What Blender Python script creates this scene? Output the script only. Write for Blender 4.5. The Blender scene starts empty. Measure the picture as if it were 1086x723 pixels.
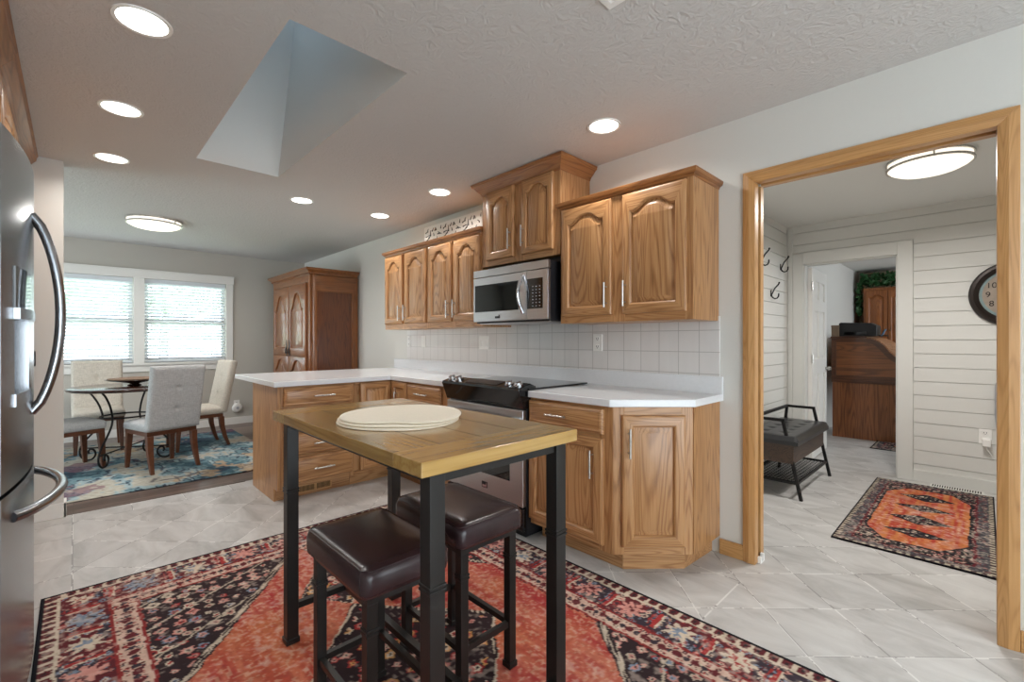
import bpy, bmesh, math, random
import numpy as np
from math import sin, cos, pi, radians, sqrt
from mathutils import Vector, Matrix

# ------------------------------------------------------------------ camera, world, exposure
SC = bpy.context.scene
COL = SC.collection
R = radians
EXPOSURE = 0.12
SKY_STRENGTH = 7.5
CAN_W = 5.0
cam_d = bpy.data.cameras.new('camera'); cam = bpy.data.objects.new('camera', cam_d); COL.objects.link(cam)
cam_d.sensor_width = 36; cam_d.lens = 16.0; cam_d.clip_start = 0.02; cam_d.clip_end = 200
cam_d.shift_y = -0.5 / 1086
cam.location = (0, 0, 1.22); cam.rotation_euler = (R(90), 0, R(46.07))
SC.camera = cam
SC.view_settings.view_transform = 'Standard'; SC.view_settings.look = 'None'
SC.view_settings.exposure = EXPOSURE; SC.view_settings.gamma = 1.0
SC.view_settings.use_curve_mapping = False
cy = SC.cycles
cy.use_denoising = True
cy.max_bounces = 10; cy.diffuse_bounces = 6; cy.glossy_bounces = 4; cy.transparent_max_bounces = 16
cy.sample_clamp_indirect = 6.0; cy.caustics_reflective = False; cy.caustics_refractive = False
w = bpy.data.worlds.new('sky'); SC.world = w; w.use_nodes = True
bg = w.node_tree.nodes['Background']; bg.inputs[0].default_value = (0.86, 0.93, 1.0, 1); bg.inputs[1].default_value = SKY_STRENGTH

def area_light(name, loc, rot, sx, sy, power, color=(1, 1, 1), shape='RECTANGLE', portal=False, spread=180):
    d = bpy.data.lights.new(name, 'AREA'); d.shape = shape; d.size = sx
    if shape in ('RECTANGLE', 'ELLIPSE'): d.size_y = sy
    d.energy = power; d.color = color; d.spread = R(spread)
    if portal: d.cycles.is_portal = True
    o = bpy.data.objects.new(name, d); COL.objects.link(o); o.location = loc; o.rotation_euler = rot
    return o
# sky portals in the window, skylight and added unseen fill openings
area_light('window_portal', (-7.72, 0.6, 1.5), (0, R(-90), 0), 1.3, 2.3, 1, portal=True)
area_light('dining_fill_portal', (-6.1, -2.62, 1.1), (R(90), 0, 0), 1.95, 2.05, 1, portal=True)
area_light('skylight_portal', (-2.69, 0.86, 3.81), (0, 0, 0), 1.1, 0.55, 1, portal=True)
area_light('rear_fill_portal', (2.72, 0.8, 1.15), (0, R(90), 0), 2.2, 3.0, 1, portal=True)
area_light('side_fill_portal', (1.05, -1.045, 1.6), (R(90), 0, 0), 0.85, 1.15, 1, portal=True)
area_light('office_fill_portal', (1.62, 7.65, 1.45), (0, R(90), 0), 1.3, 1.5, 1, portal=True)

# ------------------------------------------------------------------ mesh helpers
class MB:
    def __init__(s): s.v = []; s.f = []; s.m = []
    def add(s, vs, fs, mat=0, M=None):
        o = len(s.v)
        s.v += [tuple(M @ Vector(p)) if M is not None else tuple(p) for p in vs]
        for k, f in enumerate(fs):
            s.f.append([i + o for i in f]); s.m.append(mat[k] if isinstance(mat, list) else mat)
        return s
    def box(s, x0, x1, y0, y1, z0, z1, mat=0, M=None):
        vs = [(x, y, z) for z in (z0, z1) for y in (y0, y1) for x in (x0, x1)]
        return s.add(vs, [(0, 2, 3, 1), (4, 5, 7, 6), (0, 1, 5, 4), (2, 6, 7, 3), (0, 4, 6, 2), (1, 3, 7, 5)], mat, M)
    def skin(s, loops, mat=0, cap0=True, cap1=True, closed=True, M=None):
        n = len(loops[0]); vs = [p for l in loops for p in l]; fs = []
        for a in range(len(loops) - 1):
            for i in range(n if closed else n - 1):
                j = (i + 1) % n
                fs.append((a * n + i, a * n + j, (a + 1) * n + j, (a + 1) * n + i))
        if cap0: fs.append(tuple(range(n))[::-1])
        if cap1: fs.append(tuple((len(loops) - 1) * n + i for i in range(n)))
        return s.add(vs, fs, mat, M)
    def prism(s, poly, axis, a, b, mat=0, M=None):
        def P(u, v, t): return {'x': (t, u, v), 'y': (u, t, v), 'z': (u, v, t)}[axis]
        return s.skin([[P(u, v, a) for u, v in poly], [P(u, v, b) for u, v in poly]], mat, M=M)
    def lathe(s, prof, n=32, c=(0, 0, 0), mat=0, M=None):
        loops = [[(c[0] + r * cos(2 * pi * i / n), c[1] + r * sin(2 * pi * i / n), c[2] + z) for i in range(n)] for r, z in prof]
        cl = tuple(prof[0]) == tuple(prof[-1])
        return s.skin(loops, mat, not cl, not cl, M=M)
    def cyl(s, p0, p1, r, n=12, r1=None, mat=0, M=None):
        return s.tube([p0, p1], r, n, mat=mat, M=M, r1=r1)
    def tube(s, pts, r, n=10, mat=0, M=None, r1=None, closed=False, flat=1.0, up=None):
        P = [Vector(p) for p in pts]; N = len(P); loops = []
        T = []
        for i in range(N):
            if closed: t = P[(i + 1) % N] - P[i - 1]
            else: t = P[min(i + 1, N - 1)] - P[max(i - 1, 0)]
            T.append(t.normalized())
        u = Vector(up) if up else Vector((0, 0, 1))
        if abs(T[0].dot(u)) > 0.95: u = Vector((1, 0, 0))
        u = (u - T[0] * u.dot(T[0])).normalized()
        for i in range(N):
            u = (u - T[i] * u.dot(T[i])).normalized(); v = T[i].cross(u)
            rr = r if r1 is None else r + (r1 - r) * i / max(1, N - 1)
            loops.append([tuple(P[i] + u * rr * cos(2 * pi * k / n) + v * rr * flat * sin(2 * pi * k / n)) for k in range(n)])
        if closed:
            loops.append(loops[0]); return s.skin(loops, mat, False, False, M=M)
        return s.skin(loops, mat, M=M)
    def bar(s, p0, p1, w, h, mat=0, w1=None, h1=None, up=(0, 0, 1), M=None):
        p0 = Vector(p0); p1 = Vector(p1); t = (p1 - p0).normalized(); u = Vector(up)
        if abs(t.dot(u)) > 0.95: u = Vector((0, 1, 0))
        u = (u - t * u.dot(t)).normalized(); v = t.cross(u)
        w1 = w if w1 is None else w1; h1 = h if h1 is None else h1
        L = lambda p, a, b: [tuple(p + v * sx * a / 2 + u * sy * b / 2) for sx, sy in ((-1, -1), (1, -1), (1, 1), (-1, 1))]
        return s.skin([L(p0, w, h), L(p1, w1, h1)], mat, M=M)
    def build(s, name, mats, parent=None, bev=0, seg=2, smooth=35, sub=0, recalc=True):
        me = bpy.data.meshes.new(name); me.from_pydata(s.v, [], s.f)
        if not isinstance(mats, (list, tuple)): mats = [mats]
        for m in mats: me.materials.append(m)
        if len(mats) > 1: me.polygons.foreach_set('material_index', s.m)
        if recalc:
            b = bmesh.new(); b.from_mesh(me); bmesh.ops.recalc_face_normals(b, faces=b.faces); b.to_mesh(me); b.free()
        if smooth:
            me.polygons.foreach_set('use_smooth', [True] * len(me.polygons)); me.set_sharp_from_angle(angle=R(smooth))
        me.update()
        o = bpy.data.objects.new(name, me); COL.objects.link(o)
        if parent is not None: o.parent = parent
        if bev:
            b = o.modifiers.new('bevel', 'BEVEL'); b.width = bev; b.segments = seg; b.limit_method = 'ANGLE'; b.angle_limit = R(40)
            b.harden_normals = False
        if sub:
            q = o.modifiers.new('subsurf', 'SUBSURF'); q.levels = sub; q.render_levels = sub
        return o

def tag(o, label, cat, group=None, kind=None):
    o['label'] = label; o['category'] = cat
    if group: o['group'] = group
    if kind: o['kind'] = kind
    return o
def thing(name, label, cat, loc=(0, 0, 0), rz=0, group=None):
    o = bpy.data.objects.new(name, None); COL.objects.link(o); o.empty_display_size = 0.1
    o.location = loc; o.rotation_euler = (0, 0, rz)
    return tag(o, label, cat, group)
def struct(o): o['kind'] = 'structure'; return o
def copy_tree(o, parent=None):
    c = o.copy(); COL.objects.link(c)
    if parent is not None: c.parent = parent
    for ch in list(o.children): copy_tree(ch, c)
    return c

# ------------------------------------------------------------------ materials
def srgb(r, g, b):
    f = lambda c: (c / 255 / 12.92) if c / 255 <= 0.04045 else ((c / 255 + 0.055) / 1.055) ** 2.4
    return (f(r), f(g), f(b), 1)
class NT:
    def __init__(s, name):
        s.mat = bpy.data.materials.new(name); s.mat.use_nodes = True; s.t = s.mat.node_tree; s.n = s.t.nodes
        s.b = s.n['Principled BSDF']
    def new(s, typ, **kw):
        n = s.n.new(typ)
        for k, v in kw.items(): setattr(n, k, v)
        return n
    def link(s, a, b): s.t.links.new(a, b)
    def val(s, sock, v):
        if isinstance(v, bpy.types.NodeSocket): s.link(v, sock)
        else: sock.default_value = v
    def math(s, op, a, b=0.0, c=0.0):
        n = s.new('ShaderNodeMath', operation=op); s.val(n.inputs[0], a); s.val(n.inputs[1], b); s.val(n.inputs[2], c); return n.outputs[0]
    def mix(s, f, a, b):
        n = s.new('ShaderNodeMix', data_type='RGBA'); s.val(n.inputs[0], f); s.val(n.inputs[6], a); s.val(n.inputs[7], b); return n.outputs[2]
    def coord(s, which='Object', scale=(1, 1, 1), rot=(0, 0, 0), loc=(0, 0, 0), rand=False):
        tc = s.new('ShaderNodeTexCoord'); src = tc.outputs[which]
        if rand:
            oi = s.new('ShaderNodeObjectInfo'); va = s.new('ShaderNodeVectorMath', operation='ADD')
            mu = s.math('MULTIPLY', oi.outputs['Random'], 37.0); s.link(src, va.inputs[0]); s.link(mu, va.inputs[1]); src = va.outputs[0]
        m = s.new('ShaderNodeMapping'); s.link(src, m.inputs[0])
        m.inputs['Scale'].default_value = scale; m.inputs['Rotation'].default_value = rot; m.inputs['Location'].default_value = loc
        return m.outputs[0]
    def noise(s, vec, scale=5, detail=3, rough=0.5, dist=0.0):
        n = s.new('ShaderNodeTexNoise'); s.link(vec, n.inputs['Vector']); n.inputs['Scale'].default_value = scale
        n.inputs['Detail'].default_value = detail; n.inputs['Roughness'].default_value = rough; n.inputs['Distortion'].default_value = dist
        return n.outputs['Fac']
    def ramp(s, f, stops):
        n = s.new('ShaderNodeValToRGB'); s.link(f, n.inputs[0]); e = n.color_ramp.elements
        while len(e) < len(stops): e.new(0.5)
        for i, (p, c) in enumerate(stops): e[i].position = p; e[i].color = c
        return n.outputs[0]
    def bump(s, h, strength=0.2, dist=0.01):
        n = s.new('ShaderNodeBump'); n.inputs['Strength'].default_value = strength; n.inputs['Distance'].default_value = dist
        s.link(h, n.inputs['Height']); s.link(n.outputs[0], s.b.inputs['Normal'])
    def set(s, color=None, rough=None, metal=None, spec=None, coat=None, emit=None, es=0):
        if color is not None: s.val(s.b.inputs['Base Color'], color)
        if rough is not None: s.val(s.b.inputs['Roughness'], rough)
        if metal is not None: s.b.inputs['Metallic'].default_value = metal
        if spec is not None: s.b.inputs['Specular IOR Level'].default_value = spec
        if coat is not None: s.b.inputs['Coat Weight'].default_value = coat; s.b.inputs['Coat Roughness'].default_value = 0.15
        if emit is not None: s.b.inputs['Emission Color'].default_value = emit; s.b.inputs['Emission Strength'].default_value = es
        return s.mat

def plain(name, rgb, rough=0.5, metal=0.0, var=0.05, scale=14, bump=0.0, spec=0.5, coat=None):
    t = NT(name); v = t.coord('Object'); n = t.noise(v, scale, 4, 0.6)
    c = srgb(*rgb); d = tuple(x * (1 - var) for x in c[:3]) + (1,); l = tuple(min(1, x * (1 + var)) for x in c[:3]) + (1,)
    col = t.ramp(n, [(0.3, d), (0.7, l)])
    if bump: t.bump(n, bump, 0.003)
    return t.set(col, rough, metal, spec, coat)
def wood(name, light, mid, dark, axis='z', rough=0.38, freq=9.0, ring=5.0, coat=0.15, contrast=1.0, figure=1.0):
    t = NT(name)
    sc = {'x': (1.5, 20, 20), 'y': (20, 1.5, 20), 'z': (20, 20, 1.5)}[axis]
    fs = {'x': (5, 160, 160), 'y': (160, 5, 160), 'z': (160, 160, 5)}[axis]
    a = t.noise(t.coord('Object', tuple(x * figure for x in sc), rand=True), 0.75, 1.0, 0.4, 0.25)
    rings = t.math('SINE', t.math('MULTIPLY', a, ring * 2 * pi * 2))
    rings = t.math('MULTIPLY_ADD', rings, 0.5, 0.5); rings = t.math('POWER', rings, 3.0)
    fib = t.noise(t.coord('Object', fs, rand=True), 1.0, 2, 0.6)
    big = t.noise(t.coord('Object', tuple(x * 0.35 for x in sc), rand=True), 1.0, 2, 0.5)
    f = t.math('ADD', t.math('MULTIPLY', rings, 0.40 * contrast), t.math('MULTIPLY', t.math('SUBTRACT', fib, 0.35), 0.9 * contrast))
    f = t.math('ADD', f, t.math('MULTIPLY', t.math('SUBTRACT', big, 0.5), 0.5))
    col = t.ramp(f, [(0.0, srgb(*light)), (0.38, srgb(*mid)), (0.95, srgb(*dark))])
    t.bump(fib, 0.12, 0.002)
    return t.set(col, rough, 0, 0.5, coat)

OAKL, OAKM, OAKD = (188, 142, 96), (165, 117, 73), (110, 71, 40)
M = {}
for ax in 'xyz':
    M['oak_' + ax] = wood('oak_' + ax, OAKL, OAKM, OAKD, ax)
    M['oakp_' + ax] = wood('oakp_' + ax, OAKL, OAKM, OAKD, ax, ring=10, figure=0.45)
    M['trim_' + ax] = wood('trim_' + ax, (196, 148, 94), (176, 128, 76), (134, 88, 48), ax, 0.35, ring=7, contrast=0.65)
    M['cherry_' + ax] = wood('cherry_' + ax, (138, 84, 42), (112, 64, 29), (66, 34, 15), ax, 0.3, ring=3, contrast=0.6, coat=0.4)
    M['darkoak_' + ax] = wood('darkoak_' + ax, (146, 90, 50), (118, 68, 34), (60, 34, 17), ax, 0.35, coat=0.3, ring=8, figure=0.5)
M['top_wood'] = wood('top_wood', (178, 142, 80), (158, 120, 62), (124, 90, 44), 'y', 0.2, ring=3, contrast=0.6, coat=0.5)
M['top_wood_x'] = wood('top_wood_x', (168, 134, 78), (146, 112, 60), (110, 80, 42), 'x', 0.2, ring=3, contrast=0.7, coat=0.5)
M['crown'] = wood('crown', (160, 108, 62), (138, 88, 48), (92, 56, 28), 'x', 0.35)
M['crown_y'] = wood('crown_y', (160, 108, 62), (138, 88, 48), (92, 56, 28), 'y', 0.35)
M['cherry_dark'] = wood('cherry_dark', (110, 60, 30), (88, 46, 22), (54, 26, 12), 'z', 0.3, ring=5, coat=0.3)
M['desk_rim'] = wood('desk_rim', (98, 56, 30), (78, 42, 20), (44, 24, 12), 'x', 0.3, coat=0.4)
M['desk_slat_sheen'] = wood('desk_slat_sheen', (176, 128, 92), (152, 104, 72), (110, 70, 46), 'y', 0.35)  # lighter tone puts the reflection on the tambour into its colour
M['office_oak'] = wood('office_oak', (160, 98, 50), (136, 78, 36), (88, 48, 22), 'z', 0.35, ring=8, figure=0.6)
M['bench_wood'] = wood('bench_wood', (84, 64, 50), (66, 48, 38), (40, 28, 22), 'y', 0.5)
M['chairwood'] = plain('chairwood', (92, 52, 30), 0.4, var=0.25, scale=30)
M['darktable'] = plain('darktable', (58, 32, 24), 0.18, var=0.2, coat=0.5)
def wallmat(name, rgb, bump=0.05, scale=90, rough=0.85):
    t = NT(name); n = t.noise(t.coord('Object'), scale, 3, 0.6); t.bump(n, bump, 0.004)
    c = srgb(*rgb); col = t.ramp(n, [(0.2, tuple(x * 0.985 for x in c[:3]) + (1,)), (0.8, c)])
    return t.set(col, rough, 0, 0.25)
M['wall'] = wallmat('wall', (212, 210, 204))
M['wall_dining'] = wallmat('wall_dining', (192, 187, 178))
M['wall_tan'] = wallmat('wall_tan', (176, 158, 132))
M['white_paint'] = wallmat('white_paint', (232, 230, 225), 0.02, 40, 0.5)
M['shiplap'] = wallmat('shiplap', (214, 213, 208), 0.03, 40, 0.55)
def ceilmat():
    t = NT('ceiling_texture'); v = t.coord('Object')
    n1 = t.noise(v, 16, 2, 0.5, 1.6); n2 = t.noise(v, 48, 3, 0.6, 0.8)
    a = t.math('POWER', t.math('ABSOLUTE', t.math('MULTIPLY', t.math('SUBTRACT', n1, 0.5), 3.0)), 0.6)
    h = t.math('ADD', t.math('MULTIPLY', a, -0.6), t.math('MULTIPLY', n2, 0.7)); t.bump(h, 0.38, 0.012)
    return t.set(srgb(204, 201, 198), 0.9, 0, 0.2)
M['ceiling'] = ceilmat()
M['ceiling_smooth'] = wallmat('ceiling_smooth', (222, 222, 218), 0.05, 60)
def tilemat():
    t = NT('floor_tile'); S = 0.315
    geo = t.new('ShaderNodeNewGeometry'); sep = t.new('ShaderNodeSeparateXYZ'); t.link(geo.outputs['Position'], sep.inputs[0])
    X, Y = sep.outputs[0], sep.outputs[1]
    def grid(u, v):
        def line(q):
            fr = t.math('FRACT', q); d = t.math('MINIMUM', fr, t.math('SUBTRACT', 1.0, fr))
            return t.math('LESS_THAN', d, 0.0125)
        g = t.math('MAXIMUM', line(u), line(v))
        cid = t.math('ADD', t.math('MULTIPLY', t.math('FLOOR', u), 12.9898), t.math('MULTIPLY', t.math('FLOOR', v), 78.233))
        return g, t.math('FRACT', t.math('MULTIPLY', t.math('SINE', cid), 43758.5453))
    k = 1 / (S * sqrt(2)); x0, y0 = -0.473, 2.936
    dx = t.math('SUBTRACT', X, x0); dy = t.math('SUBTRACT', Y, y0)
    g1, c1 = grid(t.math('MULTIPLY', t.math('ADD', dx, dy), k), t.math('MULTIPLY', t.math('SUBTRACT', dx, dy), k))
    g2, c2 = grid(t.math('DIVIDE', t.math('ADD', X, 4.25), S), t.math('DIVIDE', t.math('ADD', Y, 0.005), S))
    edge = t.math('MAXIMUM', t.math('LESS_THAN', Y, -0.005), t.math('LESS_THAN', X, -4.25))
    seam = t.math('MAXIMUM', t.math('LESS_THAN', t.math('ABSOLUTE', t.math('ADD', Y, 0.005)), 0.004), t.math('LESS_THAN', t.math('ABSOLUTE', t.math('ADD', X, 4.25)), 0.004))
    s3 = t.math('MULTIPLY', t.math('LESS_THAN', t.math('ABSOLUTE', t.math('ADD', X, 0.857)), 0.004), t.math('LESS_THAN', Y, 2.43))
    s4 = t.math('MULTIPLY', t.math('LESS_THAN', t.math('ABSOLUTE', t.math('SUBTRACT', Y, 2.43)), 0.004), t.math('LESS_THAN', X, -0.857))
    seam = t.math('MAXIMUM', seam, t.math('MAXIMUM', s3, s4))
    g = t.math('ADD', t.math('MULTIPLY', g1, t.math('SUBTRACT', 1.0, edge)), t.math('MULTIPLY', g2, edge)); g = t.math('MAXIMUM', g, seam)
    c = t.math('ADD', t.math('MULTIPLY', c1, t.math('SUBTRACT', 1.0, edge)), t.math('MULTIPLY', c2, edge))
    vec = t.new('ShaderNodeCombineXYZ'); t.link(X, vec.inputs[0]); t.link(Y, vec.inputs[1]); t.link(t.math('MULTIPLY', c, 9.0), vec.inputs[2])
    mp = t.new('ShaderNodeMapping'); t.link(vec.outputs[0], mp.inputs[0]); mp.inputs['Rotation'].default_value = (0, 0, R(45)); mp.inputs['Scale'].default_value = (1, 2.6, 1)
    n = t.noise(mp.outputs[0], 2.6, 6, 0.62, 0.7)
    f = t.math('ADD', t.math('MULTIPLY', t.math('SUBTRACT', n, 0.5), 1.5), t.math('MULTIPLY_ADD', c, 0.12, 0.42))
    col = t.ramp(f, [(0.1, srgb(160, 157, 153)), (0.5, srgb(190, 187, 184)), (0.85, srgb(205, 203, 200))])
    grout = t.mix(t.math('GREATER_THAN', n, 0.5), srgb(148, 145, 142), srgb(216, 214, 210))
    col = t.mix(g, col, grout)
    t.bump(t.math('SUBTRACT', 1.0, g), 0.25, 0.002)
    return t.set(col, t.math('MULTIPLY_ADD', n, 0.18, 0.26), 0, 0.45)
M['tile'] = tilemat()
def plankmat():
    t = NT('dark_planks'); v = t.coord('Object', rot=(0, 0, R(90)))
    b = t.new('ShaderNodeTexBrick'); t.link(v, b.inputs[0]); b.offset = 0.37
    for k, x in (('Scale', 1), ('Mortar Size', 0.002), ('Brick Width', 1.0), ('Row Height', 0.13)): b.inputs[k].default_value = x
    b.inputs[1].default_value = (0.2, 0.2, 0.2, 1); b.inputs[2].default_value = (0.8, 0.8, 0.8, 1); b.inputs[3].default_value = (0, 0, 0, 1)
    n = t.noise(t.coord('Object', (22, 2, 1)), 1.2, 4, 0.65)
    f = t.math('ADD', t.math('MULTIPLY', b.outputs[0], 0.45), t.math('MULTIPLY', n, 0.65))
    col = t.ramp(f, [(0.15, srgb(36, 28, 26)), (0.5, srgb(92, 74, 66)), (0.85, srgb(156, 136, 124))])
    return t.set(col, 0.28, 0, 0.5)
M['planks'] = plankmat()
def backsplashmat():
    t = NT('backsplash_tile'); tc = t.coord('Object', rot=(R(90), 0, 0))
    b = t.new('ShaderNodeTexBrick'); t.link(t.coord('Object', rot=(R(-90), 0, 0), loc=(0.02, 0.0, 0)), b.inputs[0]); b.offset = 0.0
    for k, x in (('Scale', 1), ('Mortar Size', 0.0022), ('Brick Width', 0.128), ('Row Height', 0.128)): b.inputs[k].default_value = x
    b.inputs[1].default_value = srgb(218, 214, 211); b.inputs[2].default_value = srgb(224, 221, 218); b.inputs[3].default_value = srgb(176, 172, 168)
    n = t.noise(t.coord('Object', (18, 18, 3)), 1, 4, 0.6)
    col = t.mix(t.math('MULTIPLY', n, 0.35), b.outputs[0], srgb(186, 180, 176))
    inv = t.math('SUBTRACT', 1.0, b.outputs['Fac']); t.bump(inv, 0.3, 0.002)
    return t.set(col, 0.3, 0, 0.5)
M['backsplash'] = backsplashmat()
M['counter'] = plain('counter', (226, 227, 229), 0.16, var=0.02, scale=60)
def steelmat(name, rgb, rough, axis='z'):
    t = NT(name); sc = {'z': (240, 240, 2), 'x': (2, 240, 240)}[axis]
    n = t.noise(t.coord('Object', sc), 1, 2, 0.5); c = srgb(*rgb)
    col = t.ramp(n, [(0.3, tuple(x * 0.93 for x in c[:3]) + (1,)), (0.7, c)])
    return t.set(col, t.math('MULTIPLY_ADD', n, 0.08, rough), 1.0)
M['steel'] = steelmat('steel', (196, 196, 198), 0.26, 'x')
M['fridge_steel'] = steelmat('fridge_steel', (158, 160, 164), 0.2, 'x')
M['nickel'] = steelmat('nickel', (205, 202, 196), 0.24, 'z')
M['chrome'] = steelmat('chrome', (215, 215, 218), 0.12, 'z')
M['grey_side'] = plain('grey_side', (168, 172, 180), 0.45)
M['cavity_grey'] = plain('cavity_grey', (98, 104, 110), 0.4)
M['black_gloss'] = plain('black_gloss', (14, 14, 16), 0.08, spec=0.6)
M['black_glass'] = plain('black_glass', (10, 13, 15), 0.04, spec=0.7)
M['black_metal'] = plain('black_metal', (36, 33, 31), 0.38, var=0.12, metal=0.3)
M['iron'] = plain('iron', (26, 24, 24), 0.5, metal=0.4)
M['black_plastic'] = plain('black_plastic', (18, 18, 22), 0.45)
M['dark_gap'] = plain('dark_gap', (24, 16, 10), 0.9)
def leathermat(name, rgb, rough):
    t = NT(name); n = t.noise(t.coord('Object'), 220, 3, 0.6); c = srgb(*rgb)
    big = t.noise(t.coord('Object'), 9, 3, 0.5)
    col = t.ramp(big, [(0.3, tuple(x * 0.75 for x in c[:3]) + (1,)), (0.7, tuple(x * 1.25 for x in c[:3]) + (1,))])
    t.bump(n, 0.12, 0.001); return t.set(col, rough, 0, 0.5)
M['leather'] = leathermat('leather', (50, 34, 36), 0.27)
M['leather_black'] = leathermat('leather_black', (40, 40, 42), 0.3)
def fabricmat(name, rgb):
    t = NT(name); a = t.noise(t.coord('Object', (300, 300, 30)), 1, 2, 0.6); b = t.noise(t.coord('Object', (30, 30, 300)), 1, 2, 0.6)
    n = t.math('MULTIPLY', t.math('ADD', a, b), 0.5); c = srgb(*rgb)
    col = t.ramp(n, [(0.35, tuple(x * 0.72 for x in c[:3]) + (1,)), (0.65, tuple(min(1, x * 1.12) for x in c[:3]) + (1,))])
    t.bump(n, 0.2, 0.001); return t.set(col, 0.95, 0, 0.15)
M['linen_grey'] = fabricmat('linen_grey', (182, 182, 182))
M['linen_beige'] = fabricmat('linen_beige', (196, 188, 176))
M['mat'] = plain('mat', (242, 232, 213), 0.9, var=0.03, scale=120, bump=0.1)
M['wicker'] = plain('wicker', (112, 88, 68), 0.8, var=0.3, scale=90, bump=0.4)
M['plastic_white'] = plain('plastic_white', (236, 234, 230), 0.35, var=0.01)
M['blind'] = plain('blind', (214, 219, 223), 0.5, var=0.01)
M['leaf'] = plain('leaf', (44, 92, 44), 0.5, var=0.4, scale=25)
M['leaf_far'] = plain('leaf_far', (200, 218, 196), 0.7, var=0.12, scale=6)  # foliage colour bleached to stand in for overexposure outside
M['bark'] = plain('bark', (170, 164, 158), 0.9, var=0.1)
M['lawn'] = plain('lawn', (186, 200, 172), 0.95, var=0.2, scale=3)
M['brass'] = plain('brass', (190, 160, 90), 0.3, metal=1.0)
M['clock_face'] = plain('clock_face', (150, 136, 122), 0.6, var=0.15, scale=20)
M['bronze'] = plain('bronze', (44, 36, 32), 0.4, metal=0.5)
M['teal_ring'] = plain('teal_ring', (120, 140, 140), 0.5, var=0.1)
M['blue_card'] = plain('blue_card', (90, 120, 150), 0.5)
M['tan_box'] = plain('tan_box', (132, 112, 92), 0.7)
M['grey_cloth'] = plain('grey_cloth', (150, 150, 152), 0.9)
def glassmat(nm='window_glass', tint=(0.95, 0.97, 0.97, 1)):
    t = NT(nm); t.n.remove(t.b); out = t.n['Material Output']
    tr = t.new('ShaderNodeBsdfTransparent'); tr.inputs[0].default_value = tint
    gl = t.new('ShaderNodeBsdfGlossy'); gl.inputs['Roughness'].default_value = 0.02
    fr = t.new('ShaderNodeFresnel'); fr.inputs[0].default_value = 1.45
    geo = t.new('ShaderNodeNewGeometry'); fac = t.math('MULTIPLY', fr.outputs[0], t.math('SUBTRACT', 1.0, geo.outputs['Backfacing']))
    mx = t.new('ShaderNodeMixShader'); t.link(fac, mx.inputs[0]); t.link(tr.outputs[0], mx.inputs[1]); t.link(gl.outputs[0], mx.inputs[2]); t.link(mx.outputs[0], out.inputs[0])
    return t.mat
M['glass'] = glassmat(); M['glass_tint'] = glassmat('skylight_glass', (0.36, 0.42, 0.47, 1))  # skylight tint is added to dim and cool the daylight in the shaft
def emitmat(name, rgb, s):
    t = NT(name); return t.set((0.9, 0.9, 0.9, 1), 0.5, emit=srgb(*rgb), es=s)
M['lens'] = emitmat('lens', (255, 250, 240), 6.0)
M['diffuser'] = emitmat('diffuser', (255, 244, 226), 1.1)

# ------------------------------------------------------------------ numpy rug painting (colours only)
def vnoise(h, w, cell, seed, ch=1):
    rs = np.random.RandomState(seed); gh, gw = int(h / cell) + 3, int(w / cell) + 3
    g = rs.rand(gh, gw); y = np.arange(h) / cell; x = np.arange(w) / cell
    y0 = y.astype(int); x0 = x.astype(int); fy = (y - y0)[:, None]; fx = (x - x0)[None]
    fy = fy * fy * (3 - 2 * fy); fx = fx * fx * (3 - 2 * fx)
    a = g[np.ix_(y0, x0)]; b = g[np.ix_(y0, x0 + 1)]; c = g[np.ix_(y0 + 1, x0)]; d = g[np.ix_(y0 + 1, x0 + 1)]
    return (a * (1 - fx) + b * fx) * (1 - fy) + (c * (1 - fx) + d * fx) * fy
def hashcell(i, j, s=0):
    q = np.sin(i * 127.1 + j * 311.7 + s * 74.7) * 43758.5453
    return q - np.floor(q)
def C(*c): return np.array(srgb(*c)[:3])
def lerp(img, mask, col): img[mask] = col
def rug_mesh(name, x0, x1, y0, y1, z, cell, paint, mat, along='x'):
    nx, ny = int(round((x1 - x0) / cell)), int(round((y1 - y0) / cell))
    X = np.linspace(x0, x1, nx + 1); Y = np.linspace(y0, y1, ny + 1)
    gx, gy = np.meshgrid(X, Y); n = gx.size
    rs = np.random.RandomState(3)
    wav = 0.0006 * rs.rand(n)
    vt = np.stack([gx.ravel(), gy.ravel(), np.full(n, z) + wav], 1)
    i = np.arange(ny)[:, None] * (nx + 1) + np.arange(nx)[None]
    q = np.stack([i, i + 1, i + nx + 2, i + nx + 1], -1).reshape(-1, 4)
    # skirt so the rug has thickness
    per = list(range(nx + 1)) + [(k + 1) * (nx + 1) + nx for k in range(ny)] + [ny * (nx + 1) + nx - 1 - k for k in range(nx)] + [(ny - 1 - k) * (nx + 1) for k in range(ny - 1)]
    per = np.array(per); low = vt[per].copy(); low[:, 2] = 0.001
    m = len(per); a = per; b = np.roll(per, -1); la = n + np.arange(m); lb = np.roll(la, -1)
    sk = np.stack([a, la, lb, b], 1)
    vv = np.concatenate([vt, low]); ff = np.concatenate([q, sk])
    me = bpy.data.meshes.new(name); me.vertices.add(len(vv)); me.vertices.foreach_set('co', vv.ravel())
    me.loops.add(ff.size); me.loops.foreach_set('vertex_index', ff.ravel().astype(np.int32))
    me.polygons.add(len(ff)); me.polygons.foreach_set('loop_start', np.arange(0, ff.size, 4, dtype=np.int32))
    me.update(calc_edges=True)
    img = paint(ny + 1, nx + 1, y1 - y0, x1 - x0)
    col = np.ones((len(vv), 4)); col[:n, :3] = img.reshape(-1, 3); col[n:, :3] = C(26, 24, 26)
    at = me.color_attributes.new('pattern', 'FLOAT_COLOR', 'POINT'); at.data.foreach_set('color', col.ravel().astype(np.float32))
    me.materials.append(mat)
    o = bpy.data.objects.new(name, me); COL.objects.link(o); return o
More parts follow.
